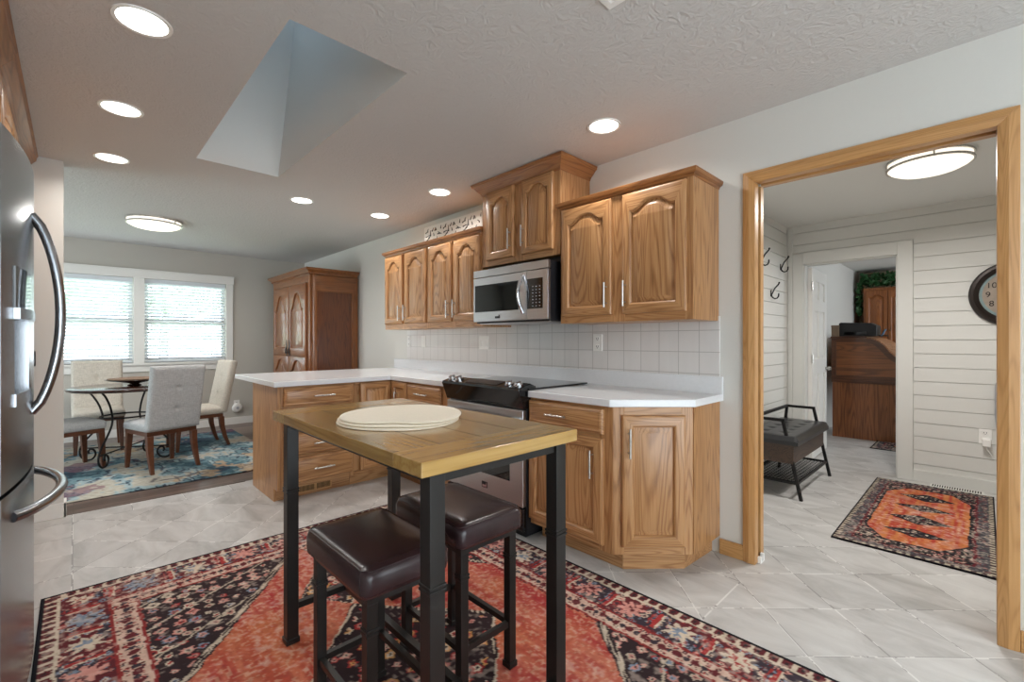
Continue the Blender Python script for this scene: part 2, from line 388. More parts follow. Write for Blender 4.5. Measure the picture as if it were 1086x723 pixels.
def rugmat(name):
    t = NT(name); a = t.new('ShaderNodeAttribute'); a.attribute_name = 'pattern'
    n = t.noise(t.coord('Object'), 260, 2, 0.6)
    col = t.mix(t.math('MULTIPLY', n, 0.22), a.outputs['Color'], (0.02, 0.015, 0.015, 1)); t.bump(n, 0.35, 0.003)
    return t.set(col, 0.95, 0, 0.1)
M['rug'] = rugmat('rug')
def flowers(u, v, cell, seed, base, pal, dens=0.8):
    """scatter of small ringed blossoms and stems: returns colour image"""
    img = np.broadcast_to(base, u.shape + (3,)).copy()
    i = np.floor(u / cell); j = np.floor(v / cell)
    for di in (-1, 0, 1):
        for dj in (-1, 0, 1):
            ci, cj = i + di, j + dj
            h0, h1, h2, h3 = (hashcell(ci, cj, seed + k) for k in range(4))
            cx = (ci + 0.25 + 0.5 * h0) * cell; cy_ = (cj + 0.25 + 0.5 * h1) * cell
            a = np.arctan2(v - cy_, u - cx); d = np.hypot(u - cx, v - cy_)
            rad = cell * (0.2 + 0.22 * h2) * (1 + 0.18 * np.cos(a * (4 + np.floor(h3 * 3))))
            on = h3 < dens
            k = np.floor(h2 * 7.99).astype(int) % len(pal)
            P = np.array(pal)
            img[on & (d < rad)] = P[k][on & (d < rad)]
            k2 = (k + 1 + np.floor(h0 * 3).astype(int)) % len(pal)
            m = on & (d < rad * 0.62); img[m] = P[k2][m]
            m = on & (d < rad * 0.28); img[m] = base
    return img
def zigzag(u, v, p):
    return np.abs(((u / p) % 1) - 0.5) * 2
def distress(img, h, w, seed, amt=0.5):
    f = vnoise(h, w, 2.2, seed) * 0.6 + vnoise(h, w, 5, seed + 1) * 0.4
    big = vnoise(h, w, 60, seed + 2)
    img = img * (0.72 + amt * f)[..., None]
    wh = np.clip((f + 0.3 * big - 0.72) * 2.0, 0, 0.42)[..., None]
    img = img * (1 - wh) + C(206, 188, 174) * wh
    return img
NAVY, CREAM, RED, DRED, PINK, BLUE, ORNG, GOLD, BLK = C(44, 46, 58), C(214, 198, 176), C(168, 50, 50), C(98, 32, 40), C(214, 150, 138), C(128, 146, 164), C(222, 108, 62), C(218, 160, 96), C(28, 28, 34)
def borders(img, d, s, h, w, bw, seed):
    """nested bands around the field; d distance from the edge, s position along it"""
    g1, m1 = bw * 0.2, bw * 0.68
    # outer guard
    m = d < g1; z = zigzag(s, d, 0.05); q = (d / g1)
    img[m] = CREAM
    t = m & (np.abs(q - 0.5) < 0.32) & (z > 0.25 + 0.5 * np.abs(q - 0.4)); img[t] = DRED
    t = m & (np.abs(q - 0.5) < 0.15) & (z > 0.75); img[t] = BLK
    # main border: crowded blossoms with a larger rosette and bars in every cell
    m = (d >= g1) & (d < m1); q = (d - g1) / (m1 - g1)
    per = 0.23; k = np.floor(s / per); u = s / per - k; hk = hashcell(k, k * 0 + seed)
    ground = np.where((vnoise(h, w, 26, seed + 91) > 0.5)[..., None], NAVY, DRED)
    fl = flowers(s, d, 0.034, seed + 5, NAVY, [BLUE, CREAM, RED, PINK, DRED, BLUE * 0.7], 0.95); fl2 = flowers(s + 0.3, d, 0.045, seed + 9, DRED, [RED, CREAM, NAVY, PINK, BLUE], 0.9)
    fl = np.where((vnoise(h, w, 18, seed + 92) > 0.52)[..., None], fl, fl2); img[m] = fl[m]
    dd = np.hypot((u - 0.5) * per, (q - 0.5) * (m1 - g1)); ang = np.arctan2((q - 0.5) * (m1 - g1), (u - 0.5) * per)
    rad = 0.05 * (1 + 0.3 * np.cos(8 * ang + hk * 6)); P = np.array([CREAM, BLUE, PINK, CREAM]); kk = np.floor(hk * 3.99).astype(int)
    t = m & (dd < rad); img[t] = P[kk][t]
    t = m & (dd < rad * 0.6); img[t] = np.where((vnoise(h, w, 3, seed + 93) > 0.5)[..., None], np.array([RED, NAVY, DRED, BLUE])[kk], P[kk])[t]
    bar = m & (np.abs(u - 0.03) < 0.05) & (np.abs(q - 0.5) < 0.36); img[bar] = RED
    bar2 = m & (np.abs(u - 0.10) < 0.018) & (np.abs(q - 0.5) < 0.36); img[bar2] = CREAM
    bar2 = m & (np.abs(u - 0.93) < 0.018) & (np.abs(q - 0.5) < 0.30); img[bar2] = RED * 0.8
    # inner guard
    m = (d >= m1) & (d < bw); q = (d - m1) / (bw - m1); img[m] = (CREAM * 0.6 + PINK * 0.4)
    fl = flowers(s, d, 0.026, seed + 15, CREAM * 0.6 + PINK * 0.4, [DRED, RED, CREAM, NAVY], 0.9); t = m & (np.abs(q - 0.5) < 0.36); img[t] = fl[t]
    z = zigzag(s, d, 0.07); t = m & (np.hypot((z - 1) * 0.035, (q - 0.5) * (bw - m1)) < 0.018); img[t] = DRED
    t = m & (np.hypot(z * 0.035, (q - 0.5) * (bw - m1)) < 0.013); img[t] = NAVY
    t = m & ((q < 0.12) | (q > 0.88)); img[t] = RED * 0.7
    return img
def paint_big(h, w, LY, LX):
    y = np.linspace(0, LY, h)[:, None] * np.ones((1, w)); x = np.linspace(0, LX, w)[None] * np.ones((h, 1))
    jx = (vnoise(h, w, 7, 1) - 0.5) * 0.012 + (vnoise(h, w, 2, 3) - 0.5) * 0.007; jy = (vnoise(h, w, 7, 2) - 0.5) * 0.012 + (vnoise(h, w, 2, 4) - 0.5) * 0.007
    X = x + jx; Y = y + jy
    dx = np.minimum(X, LX - X); dy = np.minimum(Y, LY - Y); d = np.minimum(dx, dy); s = np.where(dx < dy, Y, X)
    cx, cyy = LX / 2, LY / 2; ax = np.abs(X - cx); ay = np.abs(Y - cyy); bw = 0.33
    # spandrel field
    img = flowers(X, Y, 0.058, 11, BLK, [PINK, CREAM, RED, CREAM * 0.8, PINK * 0.8, BLUE], 0.92)
    tw = np.abs(((X + Y * 0.6) / 0.24) % 1 - 0.5); img[(tw < 0.022)] = CREAM * 0.8
    # medallion
    e = np.minimum((1.27 - ax) * 0.78, (0.72 - ay)) ; e = np.minimum(e, (1.27 - ax) * 0.78 - ay * 1.0 + 0.0)
    z = zigzag(X + Y, Y, 0.035)
    m = e > -0.035; img[m] = BLK
    m = (e > -0.035) & (np.abs(e + 0.006 + (z - 0.5) * 0.03) < 0.009); img[m] = CREAM * 0.9
    streak = vnoise(h, w, 4, 21) * 0.3 + vnoise(h, w // 12 + 2, 3.2, 22).repeat(12, axis=1)[:, :w] * 0.7
    ab = vnoise(h, w // 30 + 2, 7, 23).repeat(30, axis=1)[:, :w]
    fld = C(178, 58, 56)
    f = np.clip((streak * 0.8 + ab * 0.7 - 0.45) * 1.7, 0, 1)[..., None]
    fld = fld * (1 - f) + C(206, 118, 92) * f
    g = np.clip(vnoise(h, w, 40, 24) * 2.2 - 1.2 + 0.5 * (X / LX - 0.4), 0, 1)[..., None]; fld = fld * (1 - 0.6 * g) + C(212, 124, 72) * 0.6 * g
    sp = vnoise(h, w, 2, 27)[..., None]; fld = np.where(sp > 0.72, fld * 0.5 + C(222, 176, 146) * 0.5, fld); fld = np.where(sp < 0.2, fld * 0.75 + C(150, 40, 60) * 0.25, fld)
    m = e > 0.02; img[m] = fld[m]
    # centre diamond and pendants
    def diamond(cx0, a, b, seed):
        q = 1 - np.abs(X - cx - cx0) / a - ay / b
        fl = flowers(X, Y, 0.06, seed, BLK, [CREAM, PINK, GOLD, RED], 0.8)
        m = q > -0.09; img[m] = np.where(z[..., None] > 0.5, CREAM, BLK)[m]
        m = q > -0.03; img[m] = BLK
        m = q > 0.03; img[m] = fl[m]
    diamond(0, 0.46, 0.40, 31); diamond(0.72, 0.2, 0.14, 32); diamond(-0.72, 0.2, 0.14, 33)
    img = borders(img, d, s, h, w, bw, 2) if True else img
    m = d >= bw
    keep = img.copy()
    img = distress(img, h, w, 40, 0.55); img = img * 0.92 + C(160, 112, 106) * 0.08
    m = np.minimum(np.minimum(x, LX - x), np.minimum(y, LY - y)) < 0.012; img[m] = BLK
    return np.clip(img, 0, 1)
def paint_runner(h, w, LY, LX):
    y = np.linspace(0, LY, h)[:, None] * np.ones((1, w)); x = np.linspace(0, LX, w)[None] * np.ones((h, 1))
    X = x + (vnoise(h, w, 6, 51) - 0.5) * 0.012; Y = y + (vnoise(h, w, 6, 52) - 0.5) * 0.012
    dx = np.minimum(X, LX - X); dy = np.minimum(Y, LY - Y); d = np.minimum(dx, dy); s = np.where(dx < dy, Y, X)
    ax = np.abs(X - LX / 2); ay = np.abs(Y - LY / 2)
    img = flowers(X, Y, 0.03, 61, C(40, 36, 38), [CREAM, DRED, PINK, C(96, 84, 80)], 0.9)
    hw, hh = LX / 2 - 0.12, LY / 2 - 0.2
    e = np.minimum(hw - ax, (hh - ay) * 0.8); e = np.minimum(e, (hh - ay) * 0.55 + hw * 0.55 - ax)
    ab = vnoise(h // 10 + 2, w, 3, 63).repeat(10, axis=0)[:h]
    f = np.clip(ab * 1.5 - 0.3 + 0.4 * (vnoise(h, w, 4, 64) - 0.5), 0, 1)[..., None]
    fld = C(172, 66, 50) * (1 - f) + C(196, 122, 72) * f; g = np.clip(vnoise(h, w, 9, 65) * 2 - 1.1, 0, 0.55)[..., None]; fld = fld * (1 - g) + C(196, 138, 118) * g
    m = e > -0.012; img[m] = BLK
    m = e > 0; img[m] = fld[m]
    for k in range(4):
        c = LY / 2 + (k - 1.5) * 0.30
        q = 1 - ax / 0.15 - np.abs(Y - c) / (0.075 if k in (0, 2) else 0.10)
        fl = flowers(X, Y, 0.028, 66 + k, BLK, [CREAM, C(90, 70, 66), DRED], 0.8)
        m = (q > 0) & (e > 0); img[m] = fl[m]
        m = (np.abs(q) < 0.09) & (e > 0); img[m] = BLK
    # border
    m = d < 0.09; fl = flowers(s, d, 0.034, 70, C(74, 72, 76), [CREAM * 0.55, DRED, C(104, 104, 110), C(60, 20, 26), PINK * 0.6, DRED], 0.95); img[m] = fl[m]
    m = np.abs(d - 0.09) < 0.006; img[m] = DRED
    m = d < 0.03; zz = zigzag(s, d, 0.04) > 0.5; img[m] = np.where(zz[..., None], C(180, 170, 150), C(70, 50, 50))[m]
    img = distress(img, h, w, 75, 0.5)
    m = np.minimum(np.minimum(x, LX - x), np.minimum(y, LY - y)) < 0.011; img[m] = BLK
    return np.clip(img, 0, 1)
def paint_teal(h, w, LY, LX):
    n1 = vnoise(h, w, 38, 81) * 0.5 + vnoise(h, w, 14, 82) * 0.3 + vnoise(h, w, 5, 83) * 0.2
    n2 = vnoise(h, w, 46, 84) * 0.55 + vnoise(h, w, 12, 85) * 0.3 + vnoise(h, w, 4, 86) * 0.15
    n3 = vnoise(h, w, 30, 87) * 0.6 + vnoise(h, w, 8, 88) * 0.4
    img = np.broadcast_to(C(184, 178, 164), (h, w, 3)).copy()
    def blend(m, col, a=0.85): img[m] = img[m] * (1 - a) + col * a
    n1 = n1 + 0.10 * (vnoise(h, w // 8 + 2, 2.0, 90).repeat(8, axis=1)[:, :w] - 0.5)
    blend(n1 > 0.42, C(150, 172, 178)); blend(n1 > 0.49, C(104, 134, 142)); blend(n1 > 0.6, C(70, 100, 112)); blend(n1 > 0.7, C(56, 68, 84))
    blend((n2 > 0.66), C(128, 88, 100), 0.7); blend((n2 < 0.28), C(196, 160, 120), 0.6)
    ridge = np.abs(n1 - 0.5); blend(ridge < 0.012, C(44, 52, 70)); blend(np.abs(n3 - 0.5) < 0.012, C(70, 64, 80), 0.7)
    sp = vnoise(h, w, 1.6, 89); img *= (0.82 + 0.36 * sp)[..., None]
    return np.clip(img, 0, 1)

# ------------------------------------------------------------------ structure
Z = 2.46; D = 2.68; XF = -7.6; XW = -4.45; XR = 2.6; ZM = 2.375; YM = 5.28
def sbox(name, b, mat, parent=None):
    m = MB(); m.box(*b); o = m.build(name, mat, parent, smooth=0)
    if parent is None: struct(o)
    return o
# floors
m = MB(); m.box(XW, XR + 0.3, -1.1, 2.80, -0.08, 0); m.box(-1.6, 1.8, 2.80, 10.2, -0.08, 0); struct(m.build('floor', M['tile'], smooth=0))
m = MB(); m.box(XF - 0.12, XW, -2.6, 2.80, -0.08, 0); struct(m.build('floor_dining', M['planks'], smooth=0))
# ceiling with the skylight opening
sx0, sx1, sy0, sy1 = -3.715, -1.86, 0.60, 1.118
m = MB(); T = 0.06
e = 0.05
m.box(XF - 0.12, sx0 - e, -2.6, 2.80, Z, Z + T); m.box(sx1 + e, XR + 0.3, -2.6, 2.80, Z, Z + T)
m.box(sx0 - e, sx1 + e, -2.6, sy0 - e, Z, Z + T); m.box(sx0 - e, sx1 + e, sy1 + e, 2.80, Z, Z + T)
struct(m.build('ceiling', M['ceiling'], smooth=0))
# skylight shaft, sloped at both ends
zt = 3.80; tx0, tx1 = -3.23, -2.15
m = MB()
lo = [(sx0, sy0, Z), (sx1, sy0, Z), (sx1, sy1, Z), (sx0, sy1, Z)]; hi = [(tx0, sy0, zt), (tx1, sy0, zt), (tx1, sy1, zt), (tx0, sy1, zt)]
out = lambda L, e: [(x + (-e if i in (0, 3) else e), y + (-e if i in (0, 1) else e), z) for i, (x, y, z) in enumerate(L)]
m.skin([lo, hi], cap0=False, cap1=False); m.skin([out(lo, 0.05), out(hi, 0.05)], cap0=False, cap1=False)
m.skin([hi, out(hi, 0.05)], cap0=False, cap1=False); m.skin([lo, out(lo, 0.05)], cap0=False, cap1=False)
for k in range(4): m.m[-1 - k] = 1
sh = struct(m.build('ceiling_shaft', [M['ceiling_smooth'], M['ceiling']], smooth=0))
m = MB()
for b in ((tx0 - 0.06, tx1 + 0.06, sy0 - 0.06, sy0 + 0.01), (tx0 - 0.06, tx1 + 0.06, sy1 - 0.01, sy1 + 0.06), (tx0 - 0.06, tx0 + 0.01, sy0, sy1), (tx1 - 0.01, tx1 + 0.06, sy0, sy1)):
    m.box(*b, zt + 0.001, zt + 0.06)
sk = struct(m.build('window_4', M['white_paint'], smooth=0))
m = MB(); m.box(tx0, tx1, sy0, sy1, zt + 0.03, zt + 0.036); m.build('pane', M['glass_tint'], sk, smooth=0)
# back wall with the cased doorway
dx0, dx1, dz = -0.865, 0.035, 2.08; WT = 0.12
m = MB(); m.box(XF - 0.12, dx0 - 0.02, D, D + WT, 0, Z); m.box(dx1 + 0.02, XR + 0.3, D, D + WT, 0, Z); m.box(dx0 - 0.02, dx1 + 0.02, D, D + WT, dz + 0.02, Z)
struct(m.build('wall_back', M['wall'], smooth=0))
# far dining wall with two windows
wy = ((-0.34, 0.555), (0.665, 1.585)); wz0, wz1 = 0.93, 2.03
m = MB(); m.box(XF - 0.12, XF, -2.6, wy[0][0], 0, Z); m.box(XF - 0.12, XF, wy[0][1], wy[1][0], 0, Z); m.box(XF - 0.12, XF, wy[1][1], D, 0, Z)
for a, b in wy: m.box(XF - 0.12, XF, a, b, 0, wz0); m.box(XF - 0.12, XF, a, b, wz1, Z)
struct(m.build('wall_far', M['wall_dining'], smooth=0))
m = MB(); m.box(XF - 0.12, -7.1, -2.6, -2.5, 0, Z); m.box(-5.1, -4.55, -2.6, -2.5, 0, Z); m.box(-7.1, -5.1, -2.6, -2.5, 2.15, Z); m.box(-7.1, -5.1, -2.6, -2.5, 0, 0.05)
struct(m.build('wall_dining_side', M['wall_dining'], smooth=0))
m = MB()
for a in (-7.1, -6.14, -5.18): m.box(a, a + 0.08, -2.58, -2.52, 0.05, 2.15)
m.box(-7.02, -5.18, -2.58, -2.52, 2.07, 2.15)
g = struct(m.build('dining_fill_door', M['white_paint'], smooth=0)); m = MB(); m.box(-7.02, -5.18, -2.553, -2.547, 0.05, 2.07); m.build('pane', M['glass'], g, smooth=0)  # unseen glazed door, added to bring daylight into the dining area
sbox('wall_partition', (-4.55, -4.42, -2.6, -0.05, 0, Z), M['wall'])
m = MB(); m.box(-4.42, 0.6, -1.05, -0.93, 0, Z); m.box(1.5, XR, -1.05, -0.93, 0, Z); m.box(0.6, 1.5, -1.05, -0.93, 0, 1.0); m.box(0.6, 1.5, -1.05, -0.93, 2.2, Z)
struct(m.build('wall_left', M['wall'], smooth=0))
m = MB()
for a in (0.6, 1.02, 1.44): m.box(a, a + 0.06, -1.03, -0.97, 1.0, 2.2)
m.box(0.66, 1.44, -1.03, -0.97, 1.0, 1.06); m.box(0.66, 1.44, -1.03, -0.97, 2.14, 2.2)
g = struct(m.build('window_3', M['white_paint'], smooth=0)); m = MB(); m.box(0.66, 1.44, -1.003, -0.997, 1.06, 2.14); m.build('pane', M['glass'], g, smooth=0)  # unseen window beside the camera, added as frontal fill for the cabinets
m = MB(); m.box(XR, XR + 0.12, -1.05, -0.6, 0, Z); m.box(XR, XR + 0.12, 2.2, D, 0, Z); m.box(XR, XR + 0.12, -0.6, 2.2, 2.2, Z); m.box(XR, XR + 0.12, -0.6, 2.2, 0, 0.05)
struct(m.build('wall_rear', M['wall'], smooth=0))
m = MB()
for a in (-0.6, 0.78, 2.1): m.box(XR + 0.02, XR + 0.1, a, a + 0.1, 0.05, 2.2)
m.box(XR + 0.02, XR + 0.1, -0.5, 2.1, 2.12, 2.2)
g = struct(m.build('rear_fill_door', M['white_paint'], smooth=0)); m = MB(); m.box(XR + 0.05, XR + 0.056, -0.5, 2.1, 0.05, 2.12); m.build('pane', M['glass'], g, smooth=0)  # unseen glazed door behind the camera, added for sky fill
# mudroom shell
ox0, ox1, oz = -1.262, -0.538, 1.985
def shiplap(m, u0, u1, z0, z1, axis, face, sign, pitch=0.1195, zref=0.389):
    k0 = int(math.floor((z0 - zref) / pitch)); z = zref + k0 * pitch
    while z < z1:
        a, b = max(z + 0.0025, z0), min(z + pitch - 0.0025, z1)
        if b - a > 0.01:
            if axis == 'x': m.box(u0, u1, min(face, face + sign * 0.012), max(face, face + sign * 0.012), a, b)
            else: m.box(min(face, face + sign * 0.012), max(face, face + sign * 0.012), u0, u1, a, b)
        z += pitch
m = MB(); yb = YM
m.box(-1.6, ox0, yb + 0.012, yb + 0.12, 0, ZM); m.box(ox1, 1.6, yb + 0.012, yb + 0.12, 0, ZM); m.box(ox0, ox1, yb + 0.012, yb + 0.12, oz, ZM)
shiplap(m, ox1 + 0.11, 1.48, 0.1, ZM, 'x', yb + 0.012, -1); shiplap(m, -1.40, ox1 + 0.11, oz + 0.12, ZM, 'x', yb + 0.012, -1)
struct(m.build('wall_mudroom_back', M['shiplap'], smooth=0))
m = MB(); m.box(-1.52, -1.412, D + WT, yb + 0.012, 0, ZM); shiplap(m, D + WT, yb - 0.02, 0.1, ZM, 'y', -1.412, 1)
struct(m.build('wall_mudroom_left', M['shiplap'], smooth=0))
m = MB(); m.box(1.48, 1.6, D + WT, yb + 0.1, 0, ZM)
struct(m.build('wall_mudroom_right', M['shiplap'], smooth=0))
m = MB(); m.box(-1.6, 1.7, D + WT, 10.0, ZM, ZM + 0.06); struct(m.build('ceiling_mudroom', M['ceiling_smooth'], smooth=0))
# office shell beyond
m = MB(); m.box(-1.62, -1.50, yb + 0.12, 10.0, 0, ZM); struct(m.build('wall_office_left', M['wall'], smooth=0))
sbox('wall_office_back', (-1.62, 1.7, 9.8, 9.9, 0, ZM), M['wall_tan'])
m = MB(); m.box(1.58, 1.7, yb + 0.12, 6.9, 0, ZM); m.box(1.58, 1.7, 8.4, 9.8, 0, ZM); m.box(1.58, 1.7, 6.9, 8.4, 0, 0.8); m.box(1.58, 1.7, 6.9, 8.4, 2.1, ZM)  # the window opening is unseen, added to brighten the office
struct(m.build('wall_office_right', M['wall'], smooth=0))
# flat boards around the mudroom opening and its corners
m = MB(); m.box(ox0 - 0.09, ox0, yb - 0.014, yb + 0.012, 0, oz + 0.1); m.box(ox1, ox1 + 0.105, yb - 0.014, yb + 0.012, 0, oz + 0.115); m.box(ox0, ox1, yb - 0.014, yb + 0.012, oz, oz + 0.115)
m.box(-1.40, ox0 - 0.092, yb - 0.010, yb + 0.012, 0, ZM); m.box(ox0, ox0 + 0.012, yb + 0.012, yb + 0.12, 0, oz); m.box(ox1 - 0.012, ox1, yb + 0.012, yb + 0.12, 0, oz); m.box(ox0, ox1, yb + 0.012, yb + 0.12, oz - 0.012, oz)
struct(m.build('trim_1', M['shiplap'], smooth=0, bev=0.002))
m = MB(); m.box(ox1 + 0.106, 1.48, yb - 0.013, yb + 0.011, 0, 0.1); struct(m.build('baseboard_mudroom', M['shiplap'], smooth=0, bev=0.002))
# oak casing of the doorway
cw = 0.063
m = MB()
for s, xi in ((-1, dx0), (1, dx1)):
    xo = xi + s * cw
    m.skin([[(xi, D, 0), (xo, D, 0), (xo, D - 0.014, 0), (xi + s * cw * 0.5, D - 0.02, 0), (xi, D - 0.014, 0)],
            [(xi, D, dz), (xo, D, dz + cw), (xo, D - 0.014, dz + cw), (xi + s * cw * 0.5, D - 0.02, dz + cw * 0.5), (xi, D - 0.014, dz)]], 0)
m.skin([[(dx0, D, dz), (dx0 - cw, D, dz + cw), (dx0 - cw, D - 0.014, dz + cw), (dx0 - cw / 2, D - 0.02, dz + cw / 2), (dx0, D - 0.014, dz)],
        [(dx1, D, dz), (dx1 + cw, D, dz + cw), (dx1 + cw, D - 0.014, dz + cw), (dx1 + cw / 2, D - 0.02, dz + cw / 2), (dx1, D - 0.014, dz)]], 1)
# jambs: two strips with the pocket slot between on the left, plain on the right and above
m.box(dx0 - 0.015, dx0, D, D + 0.04, 0, dz, 0); m.box(dx0 - 0.015, dx0, D + 0.08, D + WT + 0.005, 0, dz, 0)
m.box(dx1, dx1 + 0.015, D, D + WT + 0.005, 0, dz, 0); m.box(dx0, dx1, D, D + 0.04, dz, dz + 0.015, 1); m.box(dx0, dx1, D + 0.08, D + WT + 0.005, dz, dz + 0.015, 1)
struct(m.build('trim_2', [M['trim_z'], M['trim_x']], smooth=0, bev=0.002))
m = MB(); m.box(dx0 - 0.019, dx0 - 0.016, D + 0.04, D + 0.08, 0, dz); struct(m.build('trim_3', M['dark_gap'], smooth=0))
# baseboards
m = MB(); m.box(-1.055, dx0 - cw, D - 0.014, D, 0, 0.085); m.box(dx1 + cw, XR, D - 0.014, D, 0, 0.085); struct(m.build('baseboard_back', M['trim_x'], smooth=0, bev=0.003))
m = MB(); m.box(XF, XF + 0.014, -2.5, D, 0, 0.10); m.box(XF + 0.014, -4.46, D - 0.014, D, 0, 0.10); struct(m.build('baseboard_far', M['white_paint'], smooth=0, bev=0.003))
m = MB(); m.box(-4.42, -4.406, -0.9, -0.036, 0, 0.10); m.box(-4.55, -4.406, -0.05, -0.036, 0, 0.10); struct(m.build('baseboard_partition', M['white_paint'], smooth=0, bev=0.003))
# tiled backsplash
m = MB(); m.box(-4.45, -1.055, D - 0.012, D, 1.0, 1.36); struct(m.build('trim_4', M['backsplash'], smooth=0))
m = MB(); m.box(XW - 0.02, XW + 0.01, -0.05, 1.07, 0.0005, 0.004); struct(m.build('trim_5', M['planks'], smooth=0))

# windows: casing, sash, pane, sill; blinds are things
m = MB(); c0, c1 = wy[0][0] - 0.085, wy[1][1] + 0.085
m.box(XF, XF + 0.02, c0, wy[0][0], wz0, wz1); m.box(XF, XF + 0.02, wy[1][1], c1, wz0, wz1); m.box(XF, XF + 0.02, wy[0][1], wy[1][0], wz0, wz1)
m.box(XF, XF + 0.024, c0 - 0.01, c1 + 0.01, wz1, wz1 + 0.10)
m.box(XF, XF + 0.03, c0 - 0.015, c1 + 0.015, wz1 + 0.10, wz1 + 0.115)
struct(m.build('trim_6', M['white_paint'], smooth=0, bev=0.003))
m = MB(); m.box(XF - 0.1, XF + 0.045, c0 - 0.03, c1 + 0.03, wz0 - 0.03, wz0); m.box(XF, XF + 0.02, c0, c1, wz0 - 0.115, wz0 - 0.03); struct(m.build('trim_7', M['white_paint'], smooth=0, bev=0.003))
for k, (a, b) in enumerate(wy):
    m = MB()
    for z0, z1, xo in ((wz0 + 0.0, 1.47, -0.085), (1.45, wz1, -0.105)):
        m.box(XF + xo - 0.015, XF + xo + 0.015, a, a + 0.045, z0, z1); m.box(XF + xo - 0.015, XF + xo + 0.015, b - 0.045, b, z0, z1)
        m.box(XF + xo - 0.015, XF + xo + 0.015, a + 0.045, b - 0.045, z0, z0 + 0.045); m.box(XF + xo - 0.015, XF + xo + 0.015, a + 0.045, b - 0.045, z1 - 0.04, z1)
    f = struct(m.build('window_%d' % (k + 1), M['white_paint'], smooth=0))
    m = MB(); m.box(XF - 0.087, XF - 0.084, a + 0.045, b - 0.045, wz0 + 0.045, 1.43); m.build('pane', M['glass'], f, smooth=0)
    m = MB(); m.box(XF - 0.107, XF - 0.104, a + 0.045, b - 0.045, 1.495, wz1 - 0.04); m.build('pane', M['glass'], f, smooth=0)
    t = thing('window_blind', ('white slatted blind over the left dining window, behind the beige chair' if k == 0 else 'white slatted blind over the right dining window, nearest the cherry wardrobe'), 'blind', (XF - 0.035, (a + b) / 2, wz0), 0, 'blinds on the dining windows')
    wd = (b - a) / 2 - 0.008; H = wz1 - wz0
    q = MB(); q.box(-0.025, 0.03, -wd, wd, H - 0.055, H - 0.002); q.build('headrail', M['blind'], t, bev=0.003)
    q = MB(); n = 24
    for i in range(n):
        z = 0.05 + i * (H - 0.12) / (n - 1)
        q.add([(-0.022, -wd, z - 0.012), (0.022, -wd, z + 0.012), (0.022, wd, z + 0.012), (-0.022, wd, z - 0.012), (-0.022, -wd, z - 0.0095), (0.022, -wd, z + 0.0145), (0.022, wd, z + 0.0145), (-0.022, wd, z - 0.0095)],
              [(0, 1, 2, 3), (4, 7, 6, 5), (0, 4, 5, 1), (1, 5, 6, 2), (2, 6, 7, 3), (3, 7, 4, 0)])
    q.build('slats', M['blind'], t, smooth=0)
    q = MB(); q.box(-0.02, 0.02, -wd, wd, 0.006, 0.026); q.build('bottom_rail', M['blind'], t, bev=0.003)
    for yy in (-wd * 0.6, wd * 0.6):
        q = MB(); q.cyl((0.0235, yy, 0.02), (0.0235, yy, H - 0.05), 0.0012, 6); q.build('cord', M['blind'], t)
    q = MB(); q.cyl((0.034, -wd + 0.06, H * 0.45), (0.034, -wd + 0.06, H - 0.05), 0.004, 6); q.build('tilt_wand', M['blind'], t)
# outdoors
m = MB(); m.box(-40, XF - 0.3, -30, 30, -0.5, -0.3); struct(m.build('ground_lawn', M['lawn'], smooth=0))
def tree(x, y, h, r, label, seed):
    t = thing('tree', label, 'tree', (x, y, -0.3), 0, 'trees outside the dining windows'); rs = random.Random(seed)
    q = MB(); q.tube([(0, 0, -0.1), (0.05, 0, h * 0.3), (0, 0.08, h * 0.6)], 0.13, 8, r1=0.06); q.build('trunk', M['bark'], t)
    q = MB()
    for k in range(600):
        a = rs.uniform(0, 2 * pi); u = rs.uniform(-1, 1); rr = r * rs.uniform(0.5, 1) ; s_ = sqrt(1 - u * u)
        c = Vector((rr * s_ * cos(a), rr * s_ * sin(a), h * 0.68 + rr * u * 0.9)); n = Vector((rs.uniform(-1, 1), rs.uniform(-1, 1), rs.uniform(-1, 1))).normalized()
        p = n.orthogonal().normalized() * 0.16; o2 = n.cross(p)
        q.add([c - p, c + o2 * 0.6, c + p, c - o2 * 0.6], [(0, 1, 2, 3)])
    q.build('foliage', M['leaf_far'], t, smooth=0, recalc=False)
tree(-15, 1.7, 4.6, 1.5, 'pale green tree seen through the right dining window', 1)
tree(-13, -0.55, 3.9, 1.1, 'pale green tree seen through the left dining window', 2)

# ------------------------------------------------------------------ cabinetry
def offset(P, d):
    n = len(P); out = []
    for i in range(n):
        a, b, c = Vector(P[i - 1]), Vector(P[i]), Vector(P[(i + 1) % n])
        e1 = (b - a); e2 = (c - b)
        if e1.length < 1e-9: e1 = e2
        if e2.length < 1e-9: e2 = e1
        e1.normalize(); e2.normalize(); n1 = Vector((-e1.y, e1.x)); n2 = Vector((-e2.y, e2.x))
        m_ = n1 + n2; m_ = m_ / max(0.5, m_.dot(n1)) if m_.length > 1e-6 else n1
        out.append(tuple(b + m_ * d))
    return out
def opening(x0, z0, x1, z1, arch, n=24, flip=False):
    """counter-clockwise opening outline: bottom left, bottom right, right shoulder, arch, left shoulder"""
    P = [(x0, z0), (x1, z0), (x1, z1)]
    if arch > 0:
        for k in range(1, n):
            u = 1 - 2 * k / n; a = 0 if abs(u) > 0.88 else 0.5 * (1 + cos(pi * (abs(u) / 0.88) ** 1.5))
            P.append(((x0 + x1) / 2 + u * (x1 - x0) / 2, z1 + arch * a))
    P.append((x0, z1)); return P
